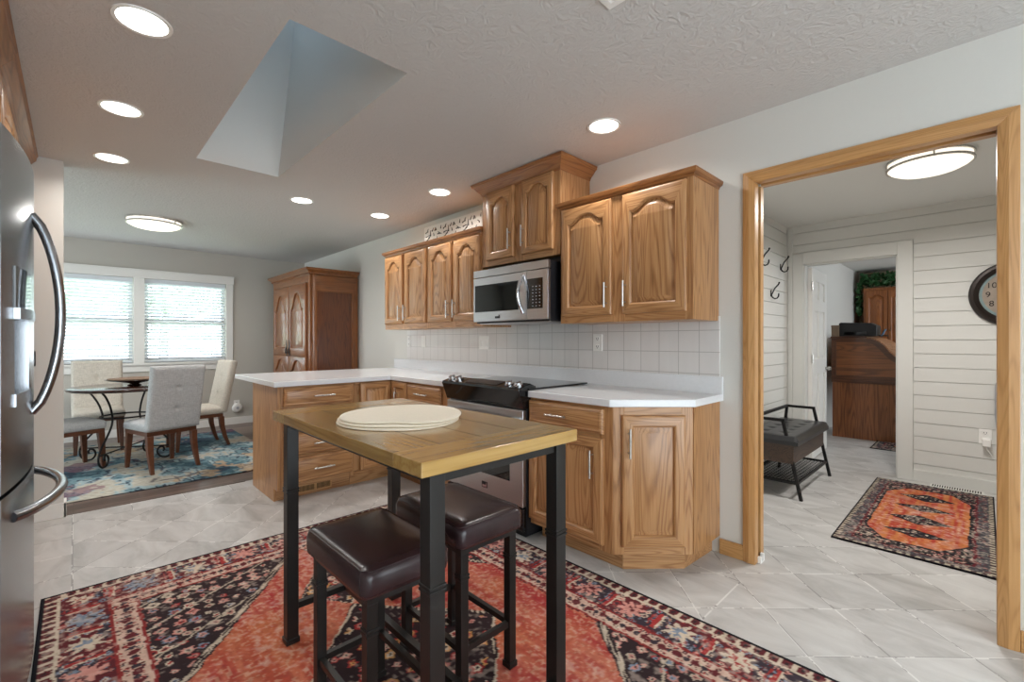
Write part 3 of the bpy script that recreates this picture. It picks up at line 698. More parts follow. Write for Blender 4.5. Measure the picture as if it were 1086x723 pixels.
def outer(P, x0, z0, x1, z1, d):
    Q = []
    for i, (x, z) in enumerate(P):
        if i == 0: Q.append((x0 + d, z0 + d))
        elif i == 1: Q.append((x1 - d, z0 + d))
        elif i == 2: Q.append((x1 - d, z1 - d))
        elif i == len(P) - 1: Q.append((x0 + d, z1 - d))
        else: Q.append((min(max(x, x0 + d), x1 - d), z1 - d))
    return Q
def frame_into(m, x0, z0, x1, z1, P, th=0.026, M_=None):
    """frame with rounded outer edge and a moulded inner edge; material 0 stiles, 1 rails"""
    L = [(outer(P, x0, z0, x1, z1, 0), 0), (outer(P, x0, z0, x1, z1, 0), -th + 0.010), (outer(P, x0, z0, x1, z1, 0.004), -th + 0.004), (outer(P, x0, z0, x1, z1, 0.014), -th), (offset(P, -0.010), -th), (offset(P, -0.004), -th + 0.004), (P, -th + 0.012), (P, -th + 0.019)]
    n = len(P); loops = [[(x, y, z) for x, z in l] for l, y in L]
    mats = [1 if (i == 0 or 2 <= i < n - 1) else 0 for i in range(n)]
    vs = [p for l in loops for p in l]; fs = []; ms = []
    for a in range(len(loops) - 1):
        for i in range(n):
            j = (i + 1) % n; fs.append((a * n + i, a * n + j, (a + 1) * n + j, (a + 1) * n + i)); ms.append(mats[i])
    m.add(vs, fs, ms, M_)
def panel_into(m, P, th=0.026, M_=None, raise_=0.030):
    loops = [[(x, y, z) for x, z in l] for l, y in ((offset(P, -0.001), -th + 0.018), (offset(P, 0.006), -th + 0.017), (offset(P, raise_), -th + 0.004), (offset(P, raise_ + 0.004), -th + 0.0025))]
    m.skin(loops, 0, cap0=False, cap1=True, M=M_)
def handle(parent, x, z, length, vertical=True, mat='nickel', y0=-0.026, M_=None):
    m = MB(); h = length / 2; yo = y0 - 0.028
    A, B = ((x, yo, z - h), (x, yo, z + h)) if vertical else ((x - h, yo, z), (x + h, yo, z))
    m.cyl(A, B, 0.0058, 12, M=M_)
    for s in (-0.66, 0.66):
        p = (x, yo, z + s * h) if vertical else (x + s * h, yo, z)
        m.cyl((p[0], y0 + 0.002, p[2]), p, 0.0045, 10, M=M_)
    return m.build('handle', M[mat], parent)
def cab_door(parent, x0, z0, x1, z1, arch=0.0, hx=None, hz=None, hl=0.15, sw=0.056, M_=None, wv='oak_z', wh='oak_x', name='door', mat='nickel'):
    P = opening(x0 + sw, z0 + sw, x1 - sw, z1 - sw - arch * 1.0, arch)
    m = MB(); frame_into(m, x0, z0, x1, z1, P); d = m.build(name, [M[wv], M[wh]], parent, smooth=30)
    if M_ is not None: d.matrix_local = M_
    m = MB(); panel_into(m, P); m.build('panel', M[wv.replace('oak_', 'oakp_')], d, smooth=30)
    if hx is not None: handle(d, hx, hz, hl, True, mat)
    return d
def drawer(parent, x0, z0, x1, z1, M_=None, hl=0.15, wh='oak_x', hx=None):
    m = MB(); L = [(0, 0.0), (0, -0.014), (0.005, -0.021), (0.016, -0.026), (0.022, -0.0235), (0.028, -0.026)]
    R_ = lambda d, y: [(x0 + d, y, z0 + d), (x1 - d, y, z0 + d), (x1 - d, y, z1 - d), (x0 + d, y, z1 - d)]
    m.skin([R_(d, y) for d, y in L], cap0=False, cap1=True, M=M_); o = m.build('drawer', M[wh], parent, smooth=30)
    handle(o, (x0 + x1) / 2 if hx is None else hx, (z0 + z1) / 2, hl, False, M_=M_)
    return o
def cornice_into(m, x0, x1, yf, yb, prof, left=True, right=True):
    """profile (out, z) swept along front and returned on the sides"""
    def loop(o, z):
        return [(x0 - (o if left else 0), yb, z), (x0 - (o if left else 0), yf - o, z), (x1 + (o if right else 0), yf - o, z), (x1 + (o if right else 0), yb, z)]
    m.skin([loop(o, z) for o, z in prof])
YU = 2.35
def by_normal(o, mat):
    o.data.materials.append(mat)
    for p in o.data.polygons:
        if abs(p.normal.x) > abs(p.normal.y) and abs(p.normal.x) > 0.3: p.material_index = 1
def upper(name, label, x0, x1, z0, z1, doors, hside, hz, prof, left=True, right=True, arch=0.05, group=None, wc='crown'):
    t = thing(name, label, 'cabinet', (x0, YU, z0), 0, group); W = x1 - x0; H = z1 - z0
    m = MB(); m.box(0, W, 0.019, D - YU - 0.002, 0.0, H, 0); b = m.build('carcass', M['oak_z'], t, smooth=0)
    m = MB(); xs = [0] + [v - x0 for dd in doors for v in dd[:2]] + [W]
    st = 0.012
    m.box(0, xs[1] + st, 0, 0.0185, 0, H, 0); m.box(xs[-2] - st, W, 0, 0.0185, 0, H, 0)
    for k in range(2, len(xs) - 2, 2): m.box(xs[k] - st, xs[k + 1] + st, 0, 0.0185, 0, H, 0)
    for k in range(1, len(xs) - 1, 2):
        m.box(xs[k] + st, xs[k + 1] - st, 0, 0.0185, 0, doors[0][2] - z0 + st, 1); m.box(xs[k] + st, xs[k + 1] - st, 0, 0.0185, doors[0][3] - z0 - st, H, 1)
    m.build('face_frame', [M['oak_z'], M['oak_x']], t, smooth=0, bev=0.0015)
    for (a, b_, c, d), hs in zip(doors, hside):
        hx = (b_ - 0.026 if hs == 'r' else a + 0.026) - x0
        cab_door(t, a - x0, c - z0, b_ - x0, d - z0, arch, hx, hz - z0, 0.15, sw=0.05 if b_ - a < 0.3 else 0.062)
    m = MB(); cornice_into(m, 0, W, -0.002, D - YU - 0.003, [(o, z - z0) for o, z in prof], left, right); by_normal(m.build('cornice', M[wc], t, smooth=30), M['crown_y'])
    return t
pf = [(0.004, 2.088), (0.008, 2.10), (0.022, 2.108), (0.026, 2.122), (0.026, 2.13)]
g = 'oak wall cabinets'
upper('wall_cabinet', 'oak two-door wall cabinet at the far left end, nearest the cherry wardrobe', -4.35, -3.552, 1.333, 2.10, [(-4.325, -3.985, 1.385, 2.068), (-3.935, -3.575, 1.385, 2.068)], 'rl', 1.49, pf, True, False, 0.062, g)
upper('wall_cabinet', 'oak two-door wall cabinet directly left of the microwave, floral panel standing on it', -3.550, -2.780, 1.333, 2.10, [(-3.525, -3.178, 1.385, 2.068), (-3.138, -2.80, 1.385, 2.068)], 'rl', 1.49, pf, False, False, 0.062, g)
upper('wall_cabinet', 'wide oak two-door wall cabinet with arched doors nearest the doorway', -1.968, -1.062, 1.333, 2.10, [(-1.945, -1.562, 1.378, 2.078), (-1.484, -1.096, 1.378, 2.078)], 'rl', 1.495, pf, True, True, 0.05, g)
pc = [(0.002, 2.365), (0.006, 2.372), (0.012, 2.385), (0.034, 2.405), (0.05, 2.425), (0.062, 2.432), (0.066, 2.448), (0.07, 2.452)]
upper('wall_cabinet', 'raised oak cabinet with deep crown moulding above the microwave', -2.776, -1.972, 1.80, 2.385, [(-2.712, -2.408, 1.842, 2.37), (-2.322, -2.026, 1.842, 2.37)], 'rl', 1.97, pc, True, True, 0.045, g)

# base cabinets
def side_x(): return None
YB = 2.03; HB = 0.872
t = thing('base_cabinet', 'oak base cabinet with angled end, right of the range', 'cabinet', (-1.94, YB, 0), 0, 'oak base cabinets')
m = MB(); pl = [(0, 0.02), (0.585, 0.02), (0.878, 0.322), (0.878, D - YB - 0.003), (0, D - YB - 0.003)]
m.prism(pl, 'z', 0.10, HB); m.build('carcass', M['oak_z'], t, smooth=0)
m = MB(); m.prism([(0.02, 0.085), (0.60, 0.085), (0.825, 0.325), (0.84, D - YB - 0.003), (0.02, D - YB - 0.003)], 'z', 0, 0.099); m.build('toe_kick', M['oak_x'], t, smooth=0)
m = MB()
for b in ((0, 0.035, 0.10, HB), (0.505, 0.592, 0.10, HB)): m.box(b[0], b[1], 0, 0.0195, b[2], b[3], 0)
for b in ((0.035, 0.505, 0.10, 0.155), (0.035, 0.505, 0.67, 0.745), (0.035, 0.505, 0.835, HB)): m.box(b[0], b[1], 0, 0.0195, b[2], b[3], 1)
# angled face frame
ax_, ay_ = 0.592, 0.0; bx_, by_ = 0.884, 0.301; al = math.hypot(bx_ - ax_, by_ - ay_); ang = math.atan2(by_ - ay_, bx_ - ax_)
MA = Matrix.Translation((ax_, ay_, 0)) @ Matrix.Rotation(ang, 4, 'Z')
m.build('face_frame', [M['oak_z'], M['oak_x']], t, smooth=0, bev=0.0015)
m = MB()
for b in ((0.002, 0.06, 0.10, HB), (al - 0.06, al, 0.10, HB)): m.box(b[0], b[1], 0, 0.0195, b[2], b[3], 0)
for b in ((0.06, al - 0.06, 0.10, 0.16), (0.06, al - 0.06, 0.815, HB)): m.box(b[0], b[1], 0, 0.0195, b[2], b[3], 1)
o = m.build('angled_face_frame', [M['oak_z'], M['oak_x']], t, smooth=0, bev=0.0015); o.matrix_local = MA
q = MB(); q.box(0.8785, 0.8845, 0.31, D - YB - 0.003, 0.10, HB, 0); q.build('end_panel', M['oak_z'], t, smooth=0)
kl = math.hypot(0.225, 0.24); m = MB(); m.box(-0.002, kl + 0.002, -0.001, 0.006, 0, 0.0985); o = m.build('angled_kick_board', M['oak_x'], t, smooth=0); o.matrix_local = Matrix.Translation((0.60, 0.085, 0)) @ Matrix.Rotation(math.atan2(0.24, 0.225), 4, 'Z')
drawer(t, 0.0, 0.722, 0.54, 0.856, hx=0.235)
cab_door(t, 0.0, 0.135, 0.54, 0.70, 0, 0.482, 0.56, 0.15, sw=0.062)
cab_door(t, 0.045, 0.145, al - 0.045, 0.83, 0, 0.078, 0.69, 0.15, sw=0.062, M_=MA)

XP = -3.64
t = thing('base_cabinet', 'oak drawer base cabinet between the inner corner and the range', 'cabinet', (-3.355, YB, 0), 0, 'oak base cabinets'); W = 0.619
m = MB(); m.box(0, W, 0.02, D - YB - 0.003, 0.10, HB); m.build('carcass', M['oak_z'], t, smooth=0)
m = MB(); m.box(0, W, 0.085, D - YB - 0.01, 0, 0.099); m.build('toe_kick', M['oak_x'], t, smooth=0)
m = MB(); m.box(0, 0.02, 0, 0.0195, 0.1, HB, 0); m.box(W - 0.16, W, 0, 0.0195, 0.1, HB, 0)
for a, b in ((0.10, 0.15), (0.66, 0.74), (0.84, HB)): m.box(0.02, W - 0.16, 0, 0.0195, a, b, 1)
m.build('face_frame', [M['oak_z'], M['oak_x']], t, smooth=0, bev=0.0015)
drawer(t, 0.005, 0.72, 0.485, 0.856, hl=0.17); cab_door(t, 0.005, 0.135, 0.485, 0.70, 0, 0.435, 0.56, 0.15)
# corner cabinet with a folding pair of doors
t = thing('corner_cabinet', 'oak inner corner base cabinet with two doors meeting at the corner', 'cabinet', (XP, YB, 0), 0, 'oak base cabinets')
m = MB(); m.prism([(-0.02, -0.345), (-0.6, -0.345), (-0.6, 0.645), (0.283, 0.645), (0.283, 0.02), (-0.02, 0.02)], 'z', 0.10, HB); m.build('carcass', M['oak_z'], t, smooth=0)
m = MB(); m.prism([(-0.095, -0.345), (-0.6, -0.345), (-0.6, 0.645), (0.283, 0.645), (0.283, 0.085), (-0.095, 0.085)], 'z', 0.0, 0.099); m.build('toe_kick', M['oak_y'], t, smooth=0)
for a, b in ((0.845, HB), (0.10, 0.13)):
    m = MB(); m.box(0, 0.283, 0.001, 0.0195, a, b); m.build('face_rail', M['oak_x'], t, smooth=0); m = MB(); m.box(-0.0195, 0, -0.345, 0.0, a, b); m.build('face_rail', M['oak_y'], t, smooth=0)
cab_door(t, 0.022, 0.135, 0.277, 0.866, 0, 0.13, 0.735, 0.10, sw=0.056)
MP = Matrix.Rotation(R(90), 4, 'Z')
cab_door(t, -0.30, 0.135, -0.022, 0.866, 0, M_=MP, sw=0.056)
# peninsula drawer stack, facing the room
t = thing('base_cabinet', 'oak four-drawer cabinet at the peninsula end with air grille in its kick', 'cabinet', (XP, 1.09, 0), R(90), 'oak base cabinets')
W = 0.593
m = MB(); m.box(0.02, W, 0.02, 0.60, 0.10, HB); m.build('carcass', M['oak_z'], t, smooth=0)
m = MB(); m.box(0.02, W, 0.095, 0.60, 0, 0.099); m.build('toe_kick', M['oak_x'], t, smooth=0)
m = MB(); m.box(0.0, 0.0195, 0.001, 0.627, 0.10, HB); m.box(0.0, 0.0195, 0.09, 0.627, 0, 0.10); m.build('end_panel', M['oak_z'], t, smooth=0, bev=0.002)
m = MB(); m.box(0.02, 0.05, 0, 0.0195, 0.10, HB, 0); m.box(W - 0.045, W, 0, 0.0195, 0.10, HB, 0)
for a, b in ((0.10, 0.145), (0.30, 0.34), (0.50, 0.53), (0.69, 0.735), (0.85, HB)): m.box(0.05, W - 0.045, 0, 0.0195, a, b, 1)
m.build('face_frame', [M['oak_z'], M['oak_x']], t, smooth=0, bev=0.0015)
for a, b in ((0.722, 0.862), (0.525, 0.702), (0.345, 0.507), (0.135, 0.325)): drawer(t, 0.036, a, 0.570, b, hl=0.16, hx=0.33)
m = MB(); m.box(0.18, 0.44, 0.088, 0.0945, 0.018, 0.088, 0)
gr = m.build('air_grille', M['trim_x'], t, smooth=0)
m = MB()
for k in range(26):
    if k in (12, 13): continue
    m.box(0.192 + k * 0.0092, 0.197 + k * 0.0092, 0.0865, 0.0875, 0.03, 0.076)
m.build('slots', M['dark_gap'], gr, smooth=0)
# peninsula back panel
t = thing('peninsula_panel', 'oak back panel of the peninsula under the overhanging counter', 'panel', (-4.27, 1.09, 0))
m = MB(); m.box(-0.012, 0.0, 0.0, D - 1.09 - 0.02, 0, HB); m.build('panel', M['oak_z'], t, smooth=0)

# countertop
t = thing('countertop', 'white laminate U-shaped countertop with raised back lip', 'countertop', (-3.0, 2.3, 0.875))
def W2(P): return [(x + 3.0, y - 2.3) for x, y in P]
m = MB(); yl = D - 0.002
m.prism(W2([(-4.72, 1.055), (-3.605, 1.055), (-3.605, 1.995), (-2.742, 1.995), (-2.742, 2.585), (-1.933, 2.585), (-1.933, 1.995), (-1.345, 1.995), (-1.035, 2.315), (-1.035, yl - 0.02), (-4.72, yl - 0.02)]), 'z', 0.0, 0.039)
m.build('slab', M['counter'], t, smooth=0, bev=0.004)
m = MB(); m.box(-4.72 + 3, -1.035 + 3, yl - 0.0195 - 2.3, yl - 2.3, 0, 0.138); m.build('back_lip', M['counter'], t, smooth=0, bev=0.003)

# microwave
t = thing('microwave', 'stainless over-the-range microwave with black glass door', 'microwave', (-2.775, 2.255, 1.352)); W = 0.775; H = 0.406
m = MB(); m.box(0.004, W - 0.004, 0.032, D - 2.255 - 0.004, 0, H - 0.002); m.box(0.004, W - 0.004, 0.15, D - 2.255 - 0.004, H - 0.002, H + 0.04); m.build('body', M['black_plastic'], t, smooth=0, bev=0.002)
m = MB(); m.box(0, W, 0, 0.03, H - 0.055, H); m.build('vent_strip', M['steel'], t, smooth=0, bev=0.003)
m = MB(); m.box(0, 0.575, 0, 0.03, 0.012, H - 0.059); d = m.build('door', M['steel'], t, smooth=0, bev=0.003)
m = MB(); m.box(0.02, 0.50, -0.002, 0.002, 0.085, H - 0.115); w_ = m.build('window', M['black_glass'], d, smooth=0, bev=0.001)
m = MB(); pts = [(0.545, -0.002 - 0.05 * sin(pi * k / 12), 0.06 + 0.26 * k / 12) for k in range(13)]; m.tube(pts, 0.014, 12, flat=0.75); m.build('handle', M['chrome'], d)
m = MB(); m.box(0.255, 0.305, -0.0035, 0.0005, 0.032, 0.048); m.box(0.296, 0.302, -0.0045, 0, 0.032, 0.058); m.build('badge', M['black_plastic'], d, smooth=0)
m = MB(); m.box(0.578, W, 0, 0.03, 0.012, H - 0.059); c = m.build('control_panel', M['steel'], t, smooth=0, bev=0.003)
m = MB(); m.box(0.585, W - 0.045, -0.002, 0.002, 0.085, H - 0.115); m.build('keypad', M['black_gloss'], c, smooth=0)
for i in range(3):
    for k in range(7):
        m = MB(); m.box(0.635 + i * 0.032, 0.645 + i * 0.032, -0.003, -0.0019, 0.10 + k * 0.022, 0.106 + k * 0.022); m.build('button', M['grey_side'], c, smooth=0)
m = MB(); m.box(0.02, W - 0.02, 0.05, 0.35, -0.006, -0.0005); m.build('underside_panel', M['steel'], t, smooth=0)

# range
X0 = -2.732; W = 0.789
t = thing('range', 'stainless slide-in electric range with black glass cooktop and front knobs', 'range', (X0, 1.98, 0))
m = MB(); m.box(0.003, W - 0.003, 0.02, 0.60, 0.03, 0.905); m.build('body', M['black_plastic'], t, smooth=0, bev=0.002)
m = MB(); m.box(-0.008, W + 0.008, 0.03, 0.62, 0.9155, 0.926); m.build('cooktop', M['black_glass'], t, smooth=0, bev=0.002)
m = MB()
m.prism([(0.05, 0.955), (0.10, 0.935), (0.10, 0.80), (-0.01, 0.80), (-0.055, 0.915), (-0.05, 0.93)], 'x', 0.0, W); m.build('control_panel', M['black_gloss'], t, smooth=0, bev=0.004)
sl = math.atan2(0.025, 0.10)
def onpanel(x, v, h=0): return (x, -0.05 + v * 0.1 * cos(sl) - h * sin(sl), 0.93 + v * 0.1 * sin(sl) + h * cos(sl))
m = MB(); m.skin([[onpanel(0.24, 0.15, 0.001), onpanel(0.57, 0.15, 0.001), onpanel(0.57, 0.9, 0.001), onpanel(0.24, 0.9, 0.001)], [onpanel(0.24, 0.15, 0.003), onpanel(0.57, 0.15, 0.003), onpanel(0.57, 0.9, 0.003), onpanel(0.24, 0.9, 0.003)]])
m.build('display', M['bronze'], t, smooth=0)
for x in (0.055, 0.135, 0.655, 0.735):
    m = MB(); m.cyl(onpanel(x, 0.5, 0), onpanel(x, 0.5, 0.008), 0.032, 20); m.cyl(onpanel(x, 0.5, 0.008), onpanel(x, 0.5, 0.02), 0.026, 20, r1=0.022); m.bar(onpanel(x, 0.25, 0.022), onpanel(x, 0.75, 0.022), 0.011, 0.01); m.build('knob', M['chrome'], t)
m = MB(); m.box(0.006, W - 0.006, -0.012, 0.019, 0.20, 0.792); d = m.build('oven_door', M['steel'], t, smooth=0, bev=0.004)
m = MB(); m.box(0.12, W - 0.12, -0.0135, -0.01, 0.34, 0.60); m.build('window', M['black_glass'], d, smooth=0)
m = MB(); pts = [(0.03 + (W - 0.06) * k / 16, -0.016 - 0.048 * sin(pi * k / 16) ** 0.5, 0.735) for k in range(17)]; m.tube(pts, 0.013, 10); m.build('handle', M['chrome'], d)
m = MB(); m.box(0.40, 0.455, -0.0145, -0.011, 0.245, 0.285); m.build('badge', M['black_plastic'], d, smooth=0)
m = MB(); m.box(0.405, 0.45, -0.0155, -0.0143, 0.25, 0.265); m.box(0.444, 0.45, -0.0155, -0.0143, 0.265, 0.281); m.build('badge', M['chrome'], d, smooth=0)
m = MB(); m.box(0.006, W - 0.006, -0.008, 0.019, 0.05, 0.19); m.build('storage_drawer', M['black_gloss'], t, smooth=0, bev=0.004)
m = MB(); m.box(0.03, W - 0.03, 0.04, 0.55, 0.0, 0.03); m.build('base', M['black_plastic'], t, smooth=0)

# outlets and switches on the backsplash
def outlet(label, loc, axis='-y', w=0.075, h=0.118, kind='outlet', name='wall_outlet', cat='outlet'):
    rz = {'-y': 0, '+x': R(90)}[axis]
    t = thing(name, label, cat, loc, rz, 'wall plates')
    m = MB(); m.box(-w / 2, w / 2, -0.006, 0.0, -h / 2, h / 2); m.build('plate', M['plastic_white'], t, smooth=0, bev=0.002)
    if kind == 'outlet':
        for s in (-1, 1):
            m = MB(); m.box(-0.017, 0.017, -0.009, -0.006, s * 0.028 - 0.014, s * 0.028 + 0.014); so = m.build('socket', M['plastic_white'], t, smooth=0, bev=0.003)
            m = MB(); m.box(-0.009, -0.006, -0.0096, -0.0088, s * 0.028 - 0.004, s * 0.028 + 0.008); m.box(0.006, 0.009, -0.0096, -0.0088, s * 0.028 - 0.004, s * 0.028 + 0.008); m.cyl((0, -0.0096, s * 0.028 - 0.009), (0, -0.0088, s * 0.028 - 0.009), 0.003, 8)
            m.build('slots', M['dark_gap'], so, smooth=0)
    else:
        for dx in ((0,) if w < 0.1 else (-0.035, 0.035)):
            m = MB(); m.box(dx - 0.012, dx + 0.012, -0.010, -0.006, -0.03, 0.03); m.build('rocker', M['plastic_white'], t, smooth=0, bev=0.002)
    return t
YT = D - 0.013
outlet('white outlet on the backsplash at its far left edge', (-4.40, YT, 1.21), w=0.07)
outlet('white switch plate on the backsplash, second from its far left end', (-4.115, YT, 1.21), kind='switch', name='light_switch', cat='switch')
outlet('wide white double switch plate on the backsplash left of the range', (-3.13, YT, 1.20), w=0.13, kind='switch', name='light_switch', cat='switch')
outlet('white duplex outlet on the backsplash right of the range', (-1.893, YT, 1.205), w=0.078)
t = outlet('white outlet with a plug-in device on the dining wall', (XF, 1.72, 0.29), '+x')
t2 = thing('plug_in_freshener', 'white round plug-in device below the dining wall outlet', 'air freshener', (XF + 0.012, 1.72, 0.24), 0)
m = MB(); m.lathe([(0.001, 0), (0.06, 0.0), (0.068, 0.02), (0.05, 0.045), (0.001, 0.05)], 20, M=Matrix.Rotation(R(90), 4, 'Y')); m.build('housing', M['plastic_white'], t2)
m = MB(); m.lathe([(0.001, 0.05), (0.02, 0.05), (0.018, 0.056), (0.001, 0.057)], 14, M=Matrix.Rotation(R(90), 4, 'Y')); m.build('button', M['grey_side'], t2)
outlet('white outlet with plug on the shiplap wall under the clock', (0.005, YM - 0.001, 0.45))
t2 = thing('plug_adapter', 'white plug in the shiplap wall outlet', 'plug', (0.012, YM - 0.0115, 0.405)); m = MB(); m.box(-0.025, 0.025, -0.05, 0, -0.03, 0.03); m.build('housing', M['plastic_white'], t2, smooth=0, bev=0.006)
m = MB(); m.tube([(0, -0.03, -0.03), (0.004, -0.03, -0.055), (0.03, -0.02, -0.10)], 0.004, 8); m.build('cable', M['plastic_white'], t2)

# decorative panel with branch motifs on the wall cabinets
t = thing('decorative_panel', 'white panel with black branch motifs standing on the wall cabinets', 'decoration', (-3.54, 2.60, 2.132)); L2 = 0.46
m = MB(); m.box(-L2, L2, 0, 0.008, 0, 0.245); m.build('board', M['white_paint'], t, smooth=0, bev=0.001)
rs = random.Random(5); m = MB()
base = [(-0.125 + 0.05 * (k % 6) + rs.uniform(-0.015, 0.015), 0.035 + 0.05 * (k // 6) + rs.uniform(-0.012, 0.012), rs.uniform(0.3, 1.9), rs.uniform(0.03, 0.062), rs.uniform(-1.6, 1.6)) for k in range(24)]
for k in range(3):
    cx = -0.305 + 0.305 * k
    for (x, z, a, l, cu) in base:
        pts = []; px, pz, aa = cx + x, z, a
        for s in range(6):
            pts.append((px, -0.001, pz)); px += cos(aa) * l / 4; pz += sin(aa) * l / 5; aa += cu / 5
        if all(0.005 < p[2] < 0.24 and abs(p[0]) < L2 - 0.005 for p in pts): m.tube(pts, 0.0062, 6, r1=0.0025)
    for s in range(6):
        m.lathe([(0.0005, -0.001), (0.013, 0), (0.0005, 0.001)], 8, M=Matrix.Translation((cx + base[s][0], -0.003, base[s][1])) @ Matrix.Rotation(R(90), 4, 'X'))
m.build('branch_motifs', M['iron'], t)

# ------------------------------------------------------------------ refrigerator and tall cabinets
FX0, FX1 = -2.835, -1.905; FXC = (FX0 + FX1) / 2; FW = FX1 - FX0
def fy(x): return -0.147 + 0.042 * (1 - ((x - FXC) / (FW / 2)) ** 2)
t = thing('refrigerator', 'stainless french-door refrigerator with door dispenser and curved handles', 'refrigerator', (FXC, -0.5, 0))
def fp(xa, xb, back=-0.205, d=0.0, n=14):
    xs = [xa + (xb - xa) * k / n for k in range(n + 1)]
    return [(x - FXC, fy(x) + d + 0.5) for x in xs] + [(xb - FXC, back + 0.5), (xa - FXC, back + 0.5)]
m = MB(); m.box(FX0 - FXC + 0.004, FX1 - FXC - 0.004, -0.42, 0.29, 0.02, 1.80); m.build('body', M['grey_side'], t, smooth=0, bev=0.004)
zd0, zd1 = 0.785, 1.83
m = MB(); m.prism(fp(FX0, FXC - 0.003), 'z', zd0, zd1); dl = m.build('door', M['fridge_steel'], t, smooth=30)
da, db, dz0, dz1 = -2.235, -2.025, 1.05, 1.29
m = MB(); m.prism(fp(FXC + 0.003, FX1), 'z', zd0, dz0); m.prism(fp(FXC + 0.003, FX1), 'z', dz1, zd1)
m.prism(fp(FXC + 0.003, da), 'z', dz0, dz1); m.prism(fp(db, FX1), 'z', dz0, dz1); dr = m.build('door', M['fridge_steel'], t, smooth=30)
dq = tag(dr, 'near door with water dispenser', '') if False else dr
dr['label'] = 'near door with water dispenser'
m = MB(); m.prism(fp(da - 0.002, db + 0.002, back=-0.2, d=-0.055), 'z', dz0, dz1 + 0.005)
m.build('dispenser_cavity', M['cavity_grey'], dr, smooth=30)
m = MB(); m.prism(fp(da - 0.006, db + 0.006, back=-0.14, d=0.004), 'z', dz1 + 0.03, 1.445); m.build('dispenser_display', M['black_gloss'], dr, smooth=30)
m = MB(); m.prism(fp(da - 0.008, db + 0.008, back=-0.16, d=0.014), 'z', dz1 - 0.005, dz1 + 0.029); m.build('dispenser_lip', M['fridge_steel'], dr, smooth=30)
m = MB(); m.prism(fp(da - 0.006, db + 0.006, back=-0.16, d=0.005), 'z', dz0 - 0.03, dz0 + 0.008); m.build('drip_tray', M['fridge_steel'], dr, smooth=30)
for dd, xh in ((dr, FXC + 0.035), (dl, FXC - 0.035)):
    m = MB(); pts = [(xh - FXC, fy(xh) + 0.5 - 0.004 + 0.075 * sin(pi * k / 20) ** 0.62, 0.965 + 0.70 * k / 20) for k in range(21)]; m.tube(pts, 0.0145, 12); m.build('handle', M['fridge_steel'], dd)
m = MB(); m.prism(fp(FX0, FX1), 'z', 0.09, 0.772); fz = m.build('freezer_drawer', M['fridge_steel'], t, smooth=30)
m = MB(); pts = []
for k in range(25):
    x = -2.02 - 0.70 * k / 24; pts.append((x - FXC, fy(x) + 0.5 - 0.004 + 0.078 * sin(pi * k / 24) ** 0.62, 0.69))
m.tube(pts, 0.0165, 12); m.build('handle', M['fridge_steel'], fz)
m = MB(); m.box(FX0 - FXC + 0.02, FX1 - FXC - 0.02, -0.35, 0.27, 0.0, 0.085); m.build('base_grille', M['black_plastic'], t, smooth=0)

def tall(name, label, x0, x1, z0, doors, cat='cabinet', left=False, right=False):
    yf = -0.24; t = thing(name, label, cat, (x1, yf, z0), R(180), 'oak cabinets on the refrigerator wall'); W = x1 - x0; H = 2.40 - z0
    m = MB(); m.box(0, W, 0, 0.685, 0, H); m.build('carcass', M['oak_z'], t, smooth=0)
    for a, b, c, d in doors: cab_door(t, x1 - b, c - z0, x1 - a, d - z0, 0.05 if d - c < 0.7 else 0.06, (x1 - b) + 0.03 if a > (x0 + x1) / 2 - 0.02 else (x1 - a) - 0.03, max(c + 0.12, 1.9) - z0 if c > 1 else 1.1 - z0, 0.10, mat='iron')
    m = MB(); cornice_into(m, 0, W, -0.002, 0.685, [(o, z - z0) for o, z in [(0.002, 2.33), (0.006, 2.345), (0.012, 2.36), (0.03, 2.385), (0.05, 2.41), (0.058, 2.418), (0.062, 2.44), (0.068, 2.45)]], left, right); m.build('cornice', M['crown'], t, smooth=30)
tall('fridge_cabinet', 'oak cabinet with crown moulding above the refrigerator', -2.86, -1.88, 1.865, [(-2.84, -2.38, 1.90, 2.32), (-2.36, -1.90, 1.90, 2.32)])
tall('pantry_cabinet', 'tall oak pantry cabinet between the refrigerator and the partition wall', -4.40, -2.862, 0.0, [(-4.38, -3.65, 0.15, 2.32), (-3.61, -2.89, 0.15, 2.32)], right=False)

# ------------------------------------------------------------------ rugs
RZ = 0.011
o = rug_mesh('area_rug', -3.06, 0.03, -0.11, 1.955, RZ, 0.0058, paint_big, M['rug']); tag(o, 'large red and navy oriental rug under the pub table', 'rug')
o = rug_mesh('area_rug', -0.66, 0.052, 3.38, 5.125, 0.010, 0.0055, paint_runner, M['rug']); tag(o, 'small orange medallion rug on the mudroom floor', 'rug')
o = rug_mesh('area_rug', -7.15, -4.75, -1.7, 1.56, 0.010, 0.012, paint_teal, M['rug']); tag(o, 'teal and cream abstract rug under the dining table', 'rug')
o = rug_mesh('door_mat', -0.90, -0.25, 6.50, 7.02, 0.008, 0.008, paint_runner, M['rug']); tag(o, 'small dark mat on the floor before the rolltop desk', 'mat')

